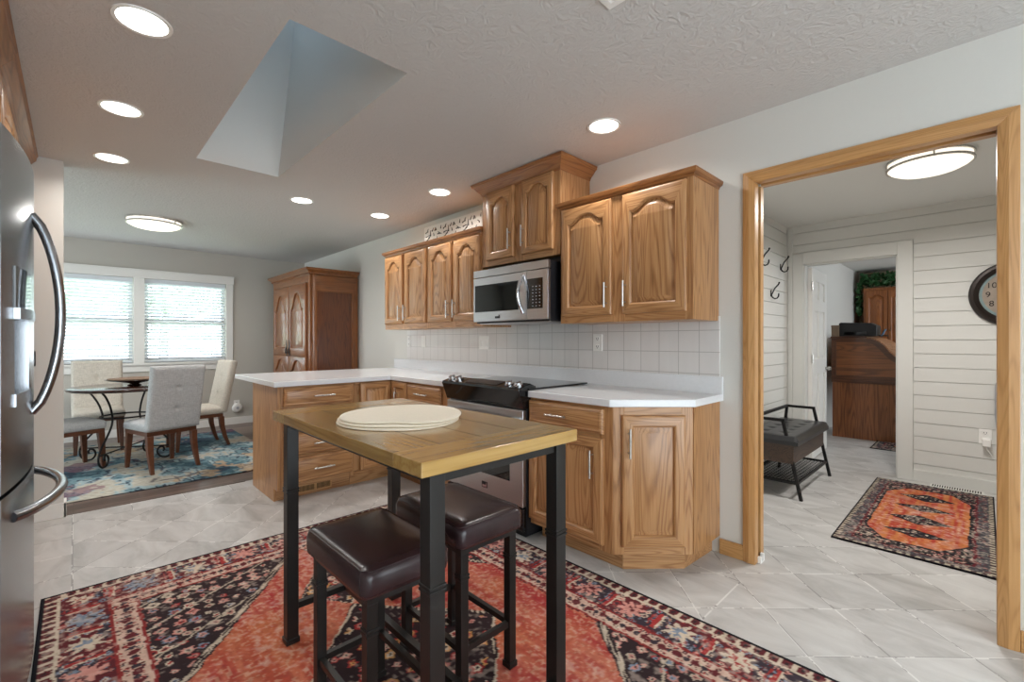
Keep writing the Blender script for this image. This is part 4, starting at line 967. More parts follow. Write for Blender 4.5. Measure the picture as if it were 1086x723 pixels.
# ------------------------------------------------------------------ pub table, stools, placemats
def sq_leg(m, x, y, z0, z1, s, band=None):
    m.box(x - s / 2, x + s / 2, y - s / 2, y + s / 2, z0 + 0.018, z1)
    m.box(x - s / 2 - 0.004, x + s / 2 + 0.004, y - s / 2 - 0.004, y + s / 2 + 0.004, z0, z0 + 0.02)
    if band:
        for k in range(2): m.box(x - s / 2 - 0.003, x + s / 2 + 0.003, y - s / 2 - 0.003, y + s / 2 + 0.003, band + k * 0.011, band + k * 0.011 + 0.008)
tx0_, tx1_, ty0, ty1 = -1.974, -0.893, 0.573, 1.147; ZB = RZ + 0.0015
tcx, tcy = (tx0_ + tx1_) / 2, (ty0 + ty1) / 2
t = thing('pub_table', 'tall wooden pub table with black metal legs on the red rug', 'table', (tcx, tcy, ZB)); hw, hd = (tx1_ - tx0_) / 2, (ty1 - ty0) / 2
ht = 0.94 - ZB
tt = MB(); tt.box(-hw + 0.13, hw - 0.13, -hd, hd, ht - 0.037, ht - 0.0005); tt = tt.build('tabletop', M['top_wood_x'], t, smooth=0, bev=0.002)
for a in (-1, 1):
    m = MB(); m.box(min(a * (hw - 0.1297), a * hw), max(a * (hw - 0.1297), a * hw), -hd, hd, ht - 0.037, ht); m.build('end_board', M['top_wood'], tt, smooth=0, bev=0.0025)
for k in range(3):
    y_ = -hd * 0.5 + k * hd * 0.5; m = MB(); m.box(-hw + 0.131, hw - 0.131, y_ - 0.0008, y_ + 0.0008, ht - 0.0006, ht - 0.0001); m.build('seam', M['dark_gap'], tt, smooth=0)
s = 0.044; lx, ly = hw - 0.018 - s / 2, hd - 0.035 - s / 2
for a in (-1, 1):
    for b in (-1, 1):
        m = MB(); sq_leg(m, a * lx, b * ly, 0, ht - 0.0375, s, 0.60); m.build('leg', M['black_metal'], t, smooth=0, bev=0.0015)
for b in (-1, 1):
    m = MB(); m.box(-lx + s / 2, lx - s / 2, b * ly - 0.012, b * ly + 0.012, ht - 0.066, ht - 0.0375); m.build('apron', M['black_metal'], t, smooth=0, bev=0.001)
for a in (-1, 1):
    m = MB(); m.box(a * lx - 0.012, a * lx + 0.012, -ly + s / 2, ly - s / 2, ht - 0.066, ht - 0.0375); m.build('apron', M['black_metal'], t, smooth=0, bev=0.001)
    m = MB(); m.box(a * lx - 0.012, a * lx + 0.012, -ly + s / 2, ly - s / 2, 0.125, 0.15); m.build('stretcher', M['black_metal'], t, smooth=0, bev=0.001)
m = MB(); m.box(-lx + 0.012, lx - 0.012, -0.012, 0.012, 0.125, 0.15); m.build('stretcher', M['black_metal'], t, smooth=0, bev=0.001)

def stool(label, x, y, w_, d_):
    t = thing('bar_stool', label, 'stool', (x, y, ZB), 0, 'stools at the pub table'); H = 0.615 - ZB
    # padded seat: rounded box with a gentle crown
    n = 14; m = MB(); loops = []
    prof = [(0.012, 0.0), (0.002, 0.006), (0.0, 0.02), (0.0, 0.055), (0.003, 0.068), (0.012, 0.079), (0.026, 0.085), (0.06, 0.0895), (0.11, 0.092)]
    def rr(ins):
        a, b = w_ / 2 - ins, d_ / 2 - ins; r = min(0.028, a * 0.9, b * 0.9); P = []
        for cx_, cy_, st in ((a - r, b - r, 0), (-a + r, b - r, 90), (-a + r, -b + r, 180), (a - r, -b + r, 270)):
            for k in range(7): P.append((cx_ + r * cos(R(st + 15 * k)), cy_ + r * sin(R(st + 15 * k))))
        return P
    for ins, z in prof: loops.append([(u, v, H - 0.092 + z) for u, v in rr(ins)])
    m.skin(loops); m.build('seat', M['leather'], t, smooth=60)
    m = MB(); pts = [(u, v, H - 0.092 + 0.0775) for u, v in rr(0.0085)]; m.tube(pts, 0.0028, 6, closed=True); m.build('piping', M['leather'], t)
    s = 0.032; lx, ly = w_ / 2 - 0.022 - s / 2, d_ / 2 - 0.022 - s / 2
    m = MB(); m.box(-lx - s / 2, lx + s / 2, -ly - s / 2, ly + s / 2, H - 0.112, H - 0.0925); m.build('seat_frame', M['black_metal'], t, smooth=0)
    for a in (-1, 1):
        for b in (-1, 1):
            m = MB(); sq_leg(m, a * lx, b * ly, 0, H - 0.1125, s, H - 0.2); m.build('leg', M['black_metal'], t, smooth=0, bev=0.0012)
    for a in (-1, 1):
        m = MB(); m.box(a * lx - 0.009, a * lx + 0.009, -ly + s / 2, ly - s / 2, 0.15, 0.17); m.build('stretcher', M['black_metal'], t, smooth=0)
    for b in (-1, 1):
        m = MB(); m.box(-lx + s / 2, lx - s / 2, b * ly - 0.009, b * ly + 0.009, 0.15, 0.17); m.build('stretcher', M['black_metal'], t, smooth=0)
    return t
stool('brown leather backless stool nearest the viewer, left of the table front leg', -1.345, 0.690, 0.425, 0.285)
stool('brown leather backless stool tucked under the table, nearer the range', -1.403, 1.058, 0.43, 0.300)

def placemat(label, x, y, z, rot, wob, dip):
    t = thing('placemat', label, 'placemat', (x, y, z), R(rot), 'placemats on the pub table')
    n = 72; P = []
    for k in range(n):
        a = 2 * pi * k / n; q = lambda c, w_: math.exp(-((((a - c) + pi) % (2 * pi) - pi) / w_) ** 2)
        r = 0.208 * (1 + 0.02 * cos(3 * a + wob) - dip * q(5.56, 0.32) + dip * 0.6 * q(0.1, 0.5) + dip * 0.4 * q(4.75, 0.4))
        P.append((r * cos(a), r * sin(a)))
    m = MB(); L = lambda f, z_: [(u * f, v * f, z_) for u, v in P]
    m.skin([L(0.985, 0.0), L(1.0, 0.002), L(0.985, 0.004)] + [L(1 - 0.12 * k, 0.004 + (0.0006 if k % 2 else 0)) for k in range(1, 8)]); m.build('woven_pad', M['mat'], t, smooth=60)
    m = MB(); m.tube([(u * 0.995, v * 0.995, 0.0022) for u, v in P], 0.0028, 6, closed=True); m.build('rim', M['mat'], t)
placemat('bottom cream woven placemat of the stack on the pub table', -1.432, 0.832, 0.9405, -4, 0.5, 0.02)
placemat('middle cream woven placemat in the stack on the pub table', -1.445, 0.843, 0.9475, 3, 0.3, 0.06)
placemat('top cream woven placemat of the stack on the pub table', -1.456, 0.858, 0.9545, 0, 0.1, 0.13)

# ------------------------------------------------------------------ dining table and chairs
RD = 0.0115
t = thing('dining_table', 'round dark wood dining table on scrolled iron base', 'table', (-6.05, 0.39, RD)); rt = 0.455
m = MB(); m.lathe([(0.001, 0.715), (rt - 0.03, 0.715), (rt - 0.008, 0.722), (rt, 0.732), (rt - 0.004, 0.745), (rt - 0.02, 0.7495), (0.001, 0.7495)], 64); m.build('tabletop', M['darktable'], t, smooth=40)
m = MB(); m.tube([(0.205 * cos(2 * pi * k / 40), 0.205 * sin(2 * pi * k / 40), 0.45) for k in range(40)], 0.008, 8, closed=True); m.build('iron_ring', M['iron'], t)
for k in range(4):
    a = R(45 + 90 * k + 12); prof = [(0.36, 0.712), (0.31, 0.665), (0.255, 0.58), (0.225, 0.50), (0.215, 0.44), (0.235, 0.37), (0.30, 0.28), (0.37, 0.20), (0.41, 0.125), (0.405, 0.055), (0.36, 0.014), (0.305, 0.02), (0.275, 0.065), (0.29, 0.11), (0.325, 0.118), (0.338, 0.09), (0.325, 0.072)]
    P = []
    for i in range(len(prof) - 1):
        p0 = prof[max(i - 1, 0)]; p1 = prof[i]; p2 = prof[i + 1]; p3 = prof[min(i + 2, len(prof) - 1)]
        for q in range(4):
            u = q / 4; P.append(tuple(0.5 * ((2 * p1[c]) + (-p0[c] + p2[c]) * u + (2 * p0[c] - 5 * p1[c] + 4 * p2[c] - p3[c]) * u * u + (-p0[c] + 3 * p1[c] - 3 * p2[c] + p3[c]) * u ** 3) for c in (0, 1)))
    m = MB(); m.tube([(r * cos(a), r * sin(a), z) for r, z in P], 0.009, 8); m.build('scroll_leg', M['iron'], t)
for k in range(2):
    a = R(57 + 90 * k); m = MB(); m.cyl((0.40 * cos(a), 0.40 * sin(a), 0.13 + 0.001 * k), (-0.40 * cos(a), -0.40 * sin(a), 0.13 + 0.001 * k), 0.007, 8); m.build('stretcher', M['iron'], t)
t = thing('shallow_bowl', 'wide shallow dark bowl with woven rim on the dining table', 'bowl', (-6.05, 0.452, RD + 0.7500))
m = MB(); m.lathe([(0.001, 0.0), (0.055, 0.0), (0.06, 0.006), (0.035, 0.018), (0.06, 0.027), (0.20, 0.052), (0.235, 0.062), (0.235, 0.066), (0.19, 0.06), (0.05, 0.04), (0.001, 0.038)], 48); b = m.build('body', M['darktable'], t, smooth=50)
m = MB(); m.lathe([(0.001, 0.052), (0.17, 0.058), (0.215, 0.066), (0.215, 0.074), (0.12, 0.082), (0.001, 0.084)], 40); m.build('woven_top', M['wicker'], t, smooth=50)

def upholstered(w_, h_, th, tufts, nx=34, nz=40):
    """closed padded slab in xz, thickness along y, with buttons and seam lines on both faces"""
    m = MB(); V = []
    def bulge(u, v):
        e = min(u, 1 - u) * w_; f = min(v, 1 - v) * h_; q = min(e, f) / 0.03
        return 1 if q >= 1 else sqrt(max(0, 1 - (1 - q) ** 2))
    for side in (-1, 1):
        for j in range(nz + 1):
            for i in range(nx + 1):
                u, v = i / nx, j / nz; x = (u - 0.5) * w_; z = v * h_
                d = th / 2 * (0.45 + 0.55 * bulge(u, v))
                for tx, tz in tufts:
                    rr_ = math.hypot(x - tx, z - tz); d -= 0.014 * math.exp(-(rr_ / 0.02) ** 2)
                    d -= 0.003 * math.exp(-((z - tz) / 0.008) ** 2)
                d -= 0.0025 * math.exp(-(x / 0.008) ** 2) if tufts else 0
                V.append((x, side * d, z))
    n = (nx + 1) * (nz + 1); F = []
    for s_ in (0, 1):
        for j in range(nz):
            for i in range(nx):
                a = s_ * n + j * (nx + 1) + i; F.append((a, a + 1, a + nx + 2, a + nx + 1))
    per = list(range(nx + 1)) + [(j + 1) * (nx + 1) + nx for j in range(nz)] + [nz * (nx + 1) + nx - 1 - i for i in range(nx)] + [(nz - 1 - j) * (nx + 1) for j in range(nz - 1)]
    for k in range(len(per)):
        a, b = per[k], per[(k + 1) % len(per)]; F.append((a, b, n + b, n + a))
    m.add(V, F); return m
def dining_chair(label, x, y, rz, mat):
    """faces local -y; rz turns it"""
    t = thing('dining_chair', label, 'chair', (x, y, RD), rz, 'dining chairs')
    w_ = 0.435
    m = MB(); n = 8; loops = []
    for ins, z in ((0.008, 0.375), (0.0, 0.385), (0.0, 0.425), (0.006, 0.44), (0.02, 0.452), (0.05, 0.460), (0.12, 0.464)):
        a, b = w_ / 2 - ins, 0.235 - ins; r = 0.03; P = []
        for cx_, cy_, st in ((a - r, b - r, 0), (-a + r, b - r, 90), (-a + r, -b + r, 180), (a - r, -b + r, 270)):
            for k in range(5): P.append((cx_ + r * cos(R(st + 22.5 * k)), cy_ - 0.02 + r * sin(R(st + 22.5 * k)), z))
        loops.append(P)
    m.skin(loops); m.build('seat', M[mat], t, smooth=60)
    bm = upholstered(0.44, 0.60, 0.085, [(0, 0.36), (0, 0.17)] if False else [(-0.0, 0.40), (0.0, 0.20)])
    o = bm.build('backrest', M[mat], t, smooth=70); o.location = (0, 0.20, 0.385); o.rotation_euler = (R(-11), 0, 0)
    m = MB(); m.box(-w_ / 2 + 0.012, w_ / 2 - 0.012, -0.238, 0.20, 0.335, 0.374); m.build('seat_rail', M['chairwood'], t, smooth=0, bev=0.003)
    for a in (-1, 1):
        m = MB(); m.bar((a * 0.178, -0.215, 0.336), (a * 0.187, -0.235, 0.0), 0.05, 0.05, w1=0.03, h1=0.03); m.build('leg', M['chairwood'], t, smooth=0, bev=0.003)
        m = MB(); L = lambda c, s_: [(c[0] + dx * s_ / 2, c[1] + dy * s_ / 2, c[2]) for dx, dy in ((-1, -1), (1, -1), (1, 1), (-1, 1))]
        m.skin([L((a * 0.182, 0.185, 0.336), 0.052), L((a * 0.183, 0.195, 0.22), 0.046), L((a * 0.186, 0.225, 0.10), 0.038), L((a * 0.19, 0.262, 0.0), 0.03)]); m.build('leg', M['chairwood'], t, smooth=30, bev=0.003)
    return t
dining_chair('grey upholstered dining chair with its back turned to the kitchen', -5.50, 0.615, R(-90 + 17), 'linen_grey')
dining_chair('beige upholstered dining chair between dining table and wall outlet', -6.26, 1.02, R(6), 'linen_beige')
dining_chair('beige upholstered dining chair behind the table, in front of the window', -6.84, 0.20, R(90), 'linen_beige')
dining_chair('grey upholstered dining chair partly hidden by the partition wall', -5.94, -0.077, R(199.5), 'linen_grey')

# wardrobe in the dining corner
AX0, AX1, AY = -7.06, -5.67, 2.06
t = thing('wardrobe', 'tall cherry wood wardrobe with arched doors in the dining corner', 'wardrobe', (AX0, AY, 0)); W = AX1 - AX0; DP = D - 0.016 - AY; HT = 2.02
m = MB(); m.box(0.01, W - 0.02, 0.02, DP - 0.01, 0.10, HT); m.build('carcass', M['cherry_z'], t, smooth=0)
m = MB(); m.box(0, 0.07, 0, 0.03, 0.0, HT, 0); m.box(W - 0.07, W, 0, 0.03, 0.0, HT, 0); m.box(0.07, W - 0.07, 0, 0.03, HT - 0.08, HT, 1); m.box(0.07, W - 0.07, 0, 0.03, 0.06, 0.14, 1); m.build('face_frame', [M['cherry_z'], M['cherry_x']], t, smooth=0, bev=0.003)
ME = Matrix.Translation((W, 0, 0)) @ Matrix.Rotation(R(90), 4, 'Z')
m = MB(); P = opening(0.085, 0.22, DP - 0.085, HT - 0.20, 0); frame_into(m, 0.031, 0.0, DP, HT, P); sp = m.build('side_panel', [M['cherry_z'], M['cherry_x']], t, smooth=30); sp.matrix_local = ME
m = MB(); m.skin([[(x, -0.006, z) for x, z in offset(P, -0.002)], [(x, -0.005, z) for x, z in offset(P, -0.002)]]); m.build('panel', M['cherry_dark'], sp, smooth=0)
for (a, b) in ((0.075, W / 2 - 0.003), (W / 2 + 0.003, W - 0.075)):
    P1 = opening(a + 0.085, 1.13, b - 0.085, 1.62, 0.20); P2 = opening(a + 0.085, 0.24, b - 0.085, 0.82, 0.14)
    m = MB(); frame_into(m, a, 1.02, b, HT - 0.09, P1); frame_into(m, a, 0.15, b, 1.02, P2); d = m.build('door', [M['cherry_z'], M['cherry_x']], t, smooth=30)
    m = MB(); panel_into(m, P1, raise_=0.035); panel_into(m, P2, raise_=0.035); m.build('panel', M['cherry_z'], d, smooth=30)
    hx = b - 0.045 if a < 0.2 else a + 0.045
    m = MB(); m.prism([(hx - 0.014, 1.02), (hx + 0.014, 1.02), (hx + 0.02, 1.07), (hx + 0.008, 1.10), (hx + 0.02, 1.13), (hx + 0.014, 1.19), (hx, 1.23), (hx - 0.014, 1.19), (hx - 0.02, 1.13), (hx - 0.008, 1.10), (hx - 0.02, 1.07)], 'y', -0.030, -0.024)
    m.tube([(hx, -0.029, 1.13), (hx - 0.014, -0.04, 1.10), (hx - 0.012, -0.04, 1.065), (hx, -0.04, 1.05), (hx + 0.012, -0.04, 1.065), (hx + 0.014, -0.04, 1.10), (hx, -0.029, 1.13)], 0.0035, 6); m.build('handle', M['iron'], d)
m = MB(); cornice_into(m, 0, W, 0, DP - 0.003, [(0.0, HT), (0.012, HT + 0.008), (0.016, HT + 0.025), (0.03, HT + 0.04), (0.052, HT + 0.055), (0.06, HT + 0.06), (0.06, HT + 0.083)], True, True); m.build('cornice', M['cherry_x'], t, smooth=30)
m = MB()
for k in range(int(W / 0.03) + 2): m.box(-0.02 + k * 0.03, -0.004 + k * 0.03, -0.022, -0.010, HT + 0.01, HT + 0.028)
for k in range(int(DP / 0.03) - 1): m.box(W + 0.010, W + 0.022, 0.0 + k * 0.03, 0.016 + k * 0.03, HT + 0.01, HT + 0.028)
m.build('dentil_moulding', M['cherry_x'], t, smooth=0)

# ------------------------------------------------------------------ ceiling lights
def can(label, x, y, z=Z):
    t = thing('recessed_light', label, 'light', (x, y, z), 0, 'recessed ceiling lights')
    m = MB(); m.lathe([(0.081, 0.0), (0.081, -0.004), (0.094, -0.006), (0.096, -0.001), (0.096, 0.0)], 40); m.build('trim_ring', M['plastic_white'], t, smooth=30)
    m = MB(); m.lathe([(0.001, -0.003), (0.081, -0.003), (0.081, -0.0005), (0.001, -0.0005)], 40); m.build('lens', M['lens'], t, smooth=30)
    area_light('recessed_lamp', (x, y, z - 0.012), (0, 0, 0), 0.13, 0.13, CAN_W, (1.0, 0.975, 0.94), 'DISK', spread=150)
for x, y, l in ((-2.27, 0.193, 'recessed ceiling light nearest the refrigerator, largest in view'), (-3.205, 0.183, 'recessed ceiling light left of the skylight, middle of the left row'), (-4.115, 0.187, 'recessed ceiling light at the far end of the left row, near the partition'),
                (-4.19, 1.455, 'recessed ceiling light just beyond the far corner of the skylight'), (-4.162, 2.19, 'recessed ceiling light in front of the cherry wardrobe, smallest in view'), (-3.155, 2.203, 'recessed ceiling light above the floral panel on the wall cabinets'), (-1.526, 2.208, 'recessed ceiling light above the wide wall cabinet near the doorway')):
    can(l, x, y)
def flush(label, x, y, z, r, power):
    t = thing('flush_ceiling_light', label, 'light', (x, y, z), 0, 'flush ceiling lights')
    m = MB(); m.lathe([(0.001, 0.0), (r * 0.86, 0.0), (r * 0.86, -0.03), (0.001, -0.03)], 48); m.build('base', M['white_paint'], t, smooth=30)
    m = MB(); m.lathe([(r * 0.861, -0.003), (r * 0.985, -0.003), (r * 0.99, -0.045), (r * 0.92, -0.062), (r * 0.75, -0.080), (r * 0.4, -0.096), (0.001, -0.10)], 48); m.build('diffuser', M['diffuser'], t, smooth=60)
    for zz in (-0.010, -0.046):
        m = MB(); rr_ = r * 1.008
        m.lathe([(rr_ - 0.004, zz + 0.006), (rr_ + 0.006, zz + 0.006), (rr_ + 0.006, zz - 0.007), (rr_ - 0.004, zz - 0.007), (rr_ - 0.004, zz + 0.006)], 64); m.build('metal_ring', M['nickel'], t, smooth=30)
    for k in range(3):
        a = R(40 + 120 * k); m = MB(); m.cyl(((r + 0.008) * cos(a), (r + 0.008) * sin(a), -0.05), ((r + 0.008) * cos(a), (r + 0.008) * sin(a), -0.006), 0.005, 8); m.build('post', M['nickel'], t)
    area_light('flush_lamp', (x, y, z - 0.115), (0, 0, 0), r * 1.7, r * 1.7, power, (1.0, 0.975, 0.945), 'DISK', spread=170)
flush('round nickel-ringed flush ceiling light in the dining area', -5.93, 0.60, Z, 0.225, 20)
flush('round nickel-ringed flush ceiling light in the mudroom', -0.245, 3.90, ZM, 0.205, 30)
t = thing('ceiling_vent', 'white ceiling air register at the top edge', 'vent', (-0.82, 1.32, Z))
m = MB(); m.box(-0.15, 0.15, -0.12, -0.095, -0.008, 0); m.box(-0.15, 0.15, 0.095, 0.12, -0.008, 0); m.box(-0.15, -0.125, -0.095, 0.095, -0.008, 0); m.box(0.125, 0.15, -0.095, 0.095, -0.008, 0); m.build('frame', M['plastic_white'], t, smooth=0, bev=0.001)
m = MB()
for k in range(12): m.bar((-0.125, -0.088 + k * 0.016, -0.004), (0.125, -0.088 + k * 0.016, -0.004), 0.011, 0.0012, up=(0, 0.5, 1))
m.build('louvres', M['plastic_white'], t, smooth=0)

# ------------------------------------------------------------------ mudroom
YB1 = YM - 0.001
t = thing('wall_clock', 'large round black-framed clock with brown face on the shiplap wall', 'clock', (0.165, YM - 0.0005, 1.585))
MX = Matrix.Rotation(R(90), 4, 'X')
m = MB(); rc = 0.257; m.lathe([(rc - 0.06, 0.0), (rc, 0.0), (rc, 0.02), (rc - 0.012, 0.036), (rc - 0.03, 0.04), (rc - 0.042, 0.032), (rc - 0.06, 0.026), (rc - 0.06, 0.0)], 64, M=MX); m.build('frame', M['bronze'], t, smooth=40)
m = MB(); m.lathe([(0.001, 0.002), (rc - 0.0605, 0.002), (rc - 0.0605, 0.012), (0.001, 0.012)], 48, M=MX); fc = m.build('face', M['clock_face'], t, smooth=30)
m = MB(); m.lathe([(rc - 0.079, 0.0121), (rc - 0.061, 0.0121), (rc - 0.061, 0.014), (rc - 0.079, 0.014), (rc - 0.079, 0.0121)], 48, M=MX); m.build('minute_ring', M['teal_ring'], fc, smooth=30)
def text_mesh(body, size):
    cu = bpy.data.curves.new('numeral', 'FONT'); cu.body = body; cu.size = size; cu.align_x = 'CENTER'; cu.align_y = 'CENTER'; cu.extrude = 0.001
    ob = bpy.data.objects.new('numeral', cu); COL.objects.link(ob); dg = bpy.context.evaluated_depsgraph_get(); me = bpy.data.meshes.new_from_object(ob.evaluated_get(dg)); bpy.data.objects.remove(ob); return me
for k in range(1, 13):
    me = text_mesh(str(k), 0.062); me.materials.clear(); me.materials.append(M['bronze'])
    o = bpy.data.objects.new('numeral', me); COL.objects.link(o); o.parent = fc; a = R(90 - 30 * k); o.location = (0.145 * cos(a), -0.0135, 0.145 * sin(a)); o.rotation_euler = (R(90), 0, 0)
for a, l in ((R(60), 0.08), (R(-40), 0.12)):
    m = MB(); m.bar((-0.02 * cos(a), -0.018, -0.02 * sin(a)), (l * cos(a), -0.018, l * sin(a)), 0.008, 0.002, w1=0.004, up=(0, 1, 0)); m.build('hand', M['iron'], fc, smooth=0)

def hook(label, y, z, s=1.0):
    t = thing('coat_hook', label, 'hook', (-1.3995, y, z), 0, 'coat hooks on the shiplap wall')
    m = MB(); m.box(0, 0.004, -0.012, 0.012, -0.03, 0.03); m.build('wall_plate', M['iron'], t, smooth=0, bev=0.001)
    m = MB(); P = [(0.006, 0, -0.02), (0.016, 0, -0.04), (0.035, 0, -0.052), (0.055, 0, -0.048), (0.066, 0, -0.03), (0.067, 0, -0.012)]
    m.tube(P, 0.0062, 8, flat=1.0); m.tube([(0.005, 0, -0.022), (0.018, 0, 0.01), (0.034, 0, 0.045), (0.062, 0, 0.075), (0.07, 0, 0.088)], 0.0062, 8)
    m.lathe([(0.001, -0.009), (0.007, -0.006), (0.009, 0), (0.007, 0.006), (0.001, 0.009)], 10, c=(0.071, 0, 0.094)); m.lathe([(0.001, -0.007), (0.007, 0), (0.001, 0.007)], 10, c=(0.067, 0, -0.008)); m.build('double_hook', M['iron'], t)
hook('black double coat hook on the upper row, nearest the inner corner', 5.03, 1.945)
hook('black double coat hook on the lower row', 4.74, 1.665)
hook('black double coat hook on the upper row, partly hidden by the oak casing', 4.46, 1.945)

t = thing('storage_bench', 'black metal bench with tufted leather seat and wooden box in the mudroom', 'bench', (-1.19, 4.44, 0))
# local: x to the front (+), y along the wall
w2 = 0.46; bw_ = 0.022
for s_ in (-1, 1):
    yy = s_ * w2
    m = MB(); m.bar((0.225, yy, 0.0), (0.10, yy, 0.60), bw_, bw_, up=(0, 1, 0)); m.bar((-0.185, yy, 0.0), (-0.115, yy, 0.60), bw_, bw_, up=(0, 1, 0)); m.bar((-0.115 - 0.011, yy, 0.60), (0.10 + 0.011, yy, 0.60), bw_, bw_, up=(0, 1, 0)); m.build('side_frame', M['iron'], t, smooth=0)
m = MB(); m.bar((-0.115, -w2, 0.60), (-0.115, w2, 0.60), bw_, bw_); m.build('back_rail', M['iron'], t, smooth=0)
m = MB(); m.box(-0.165, 0.175, -w2 - 0.012, w2 + 0.012, 0.27, 0.415); m.build('storage_box', M['bench_wood'], t, smooth=0, bev=0.003)
# tufted cushion
nx, ny = 26, 60; V = []; F = []; cw_, cl_ = 0.40, 2 * w2 + 0.06
tf = [(-0.07 + 0.14 * a, -0.33 + 0.165 * b) for a in (0, 1) for b in range(5)]
for j in range(ny + 1):
    for i in range(nx + 1):
        x = (i / nx - 0.5) * cw_; y = (j / ny - 0.5) * cl_; e = min(cw_ / 2 - abs(x), cl_ / 2 - abs(y)) / 0.03; q = 1 if e >= 1 else sqrt(max(0, 1 - (1 - e) ** 2))
        z = 0.445 + 0.04 * q - sum(0.016 * math.exp(-((x - a) ** 2 + (y - b) ** 2) / 0.0006) for a, b in tf); V.append((x + 0.01, y, z))
for j in range(ny):
    for i in range(nx): a = j * (nx + 1) + i; F.append((a, a + 1, a + nx + 2, a + nx + 1))
m = MB(); m.add(V, F); m.box(-cw_ / 2 + 0.01, cw_ / 2 + 0.01, -cl_ / 2, cl_ / 2, 0.416, 0.445); m.build('seat_cushion', M['leather_black'], t, smooth=50)
m = MB(); zs = 0.125
for p, q in (((-0.17, -w2, zs), (-0.17, w2, zs)), ((0.195, -w2, zs), (0.195, w2, zs)), ((-0.17, -w2, zs), (0.195, -w2, zs)), ((-0.17, w2, zs), (0.195, w2, zs))): m.bar(p, q, 0.018, 0.018)
for k in range(13): m.cyl((-0.17 + 0.365 * (k + 1) / 14, -w2, zs), (-0.17 + 0.365 * (k + 1) / 14, w2, zs), 0.0025, 5)
for k in range(20): m.cyl((-0.17, -w2 + 2 * w2 * (k + 1) / 21, zs + 0.002), (0.195, -w2 + 2 * w2 * (k + 1) / 21, zs + 0.002), 0.0025, 5)
m.build('wire_shelf', M['iron'], t, smooth=0)

t = thing('floor_vent', 'pale slotted floor register against the shiplap wall', 'vent', (-0.16, YM - 0.075, 0.0005))
m = MB(); m.box(-0.16, 0.16, -0.055, 0.055, 0, 0.005); f = m.build('frame', M['tan_box'], t, smooth=0, bev=0.002); f.data.materials[0] = M['shiplap']
m = MB()
for k in range(20): m.box(-0.145 + k * 0.0148, -0.1375 + k * 0.0148, -0.035, 0.035, 0.0052, 0.0058)
m.build('slots', M['dark_gap'], t, smooth=0)
t = thing('floor_guide', 'small white pocket door guide at the foot of the oak jamb', 'door guide', (dx0 + 0.006, D + 0.055, 0))
m = MB(); m.box(-0.006, 0.012, -0.03, -0.008, 0.002, 0.032); m.build('front_tab', M['plastic_white'], t, smooth=0, bev=0.002)
m = MB(); m.box(-0.006, 0.012, 0.012, 0.03, 0.002, 0.04); m.build('rear_tab', M['plastic_white'], t, smooth=0, bev=0.002)
m = MB(); m.box(-0.006, 0.012, -0.03, 0.03, 0, 0.002); m.build('foot_plate', M['plastic_white'], t, smooth=0)
t = thing('hanging_bag', 'grey cloth bag hanging from a black hook by the oak casing', 'bag', (0.118, YM - 0.0008, 0.93))
m = MB(); m.tube([(0, 0, 0), (-0.0, -0.03, -0.01), (-0.0, -0.045, 0.012)], 0.006, 8); m.tube([(0.0, -0.03, -0.01), (-0.05, -0.036, 0.0)], 0.009, 8); m.build('hook', M['iron'], t)
m = MB(); m.skin([[(x * s_, -0.03 + y, z) for x, y in ((-1, -0.012), (0, -0.026), (1, -0.012), (1, 0.012), (0, 0.02), (-1, 0.012))] for s_, z in ((0.04, -0.012), (0.06, -0.06), (0.062, -0.3), (0.055, -0.4), (0.025, -0.48))]); m.build('cloth', M['grey_cloth'], t, smooth=50)

# white six panel door, open into the office
ang = R(92); t = bpy.data.objects.new('door_1', None); COL.objects.link(t); struct(t); t.location = (ox0 + 0.030, YM + 0.125, 0.008); t.rotation_euler = (0, 0, ang)
DW, DH = 0.735, 1.955
m = MB(); cols = ((0.11, 0.325), (0.41, 0.625)); rows = ((0.22, 0.86), (1.02, 1.52), (1.64, 1.83))
xs = [0, cols[0][0], cols[0][1], cols[1][0], cols[1][1], DW]; zs_ = [0] + [v for r_ in rows for v in r_] + [DH]
for i in range(5):
    for j in range(7):
        pan = i in (1, 3) and j in (1, 3, 5); m.box(xs[i], xs[i + 1], -0.0175 + (0.011 if pan else 0), 0.0175 - (0.011 if pan else 0), zs_[j], zs_[j + 1])
for a, b in cols:
    for c, d in rows:
        for sg in (-1, 1):
            L = lambda dd, y: [(a + dd, y, c + dd), (b - dd, y, c + dd), (b - dd, y, d - dd), (a + dd, y, d - dd)]
            m.skin([L(0.02, sg * 0.006), L(0.05, sg * 0.0145)], cap0=False)
m.build('leaf', M['white_paint'], t, smooth=0)
m = MB()
for sg in (-1, 1): m.cyl((DW - 0.06, sg * 0.017, 0.90), (DW - 0.06, sg * 0.045, 0.90), 0.012, 12); m.lathe([(0.001, -0.02), (0.018, -0.015), (0.026, 0), (0.018, 0.015), (0.001, 0.02)], 16, M=Matrix.Translation((DW - 0.06, sg * 0.055, 0.90)) @ Matrix.Rotation(R(90), 4, 'X'))
m.build('knob', M['nickel'], t)
for zz in (0.22, 0.98, 1.72):
    m = MB(); m.box(-0.016, 0.03, -0.0195, -0.0178, zz, zz + 0.09); m.cyl((-0.012, -0.022, zz), (-0.012, -0.022, zz + 0.09), 0.007, 8); m.build('hinge', M['nickel'], t)

# ------------------------------------------------------------------ office
t = thing('rolltop_desk', 'dark oak rolltop desk seen from its curved side', 'desk', (-1.36, 7.0, 0)); DL = 1.25; DX = 0.82
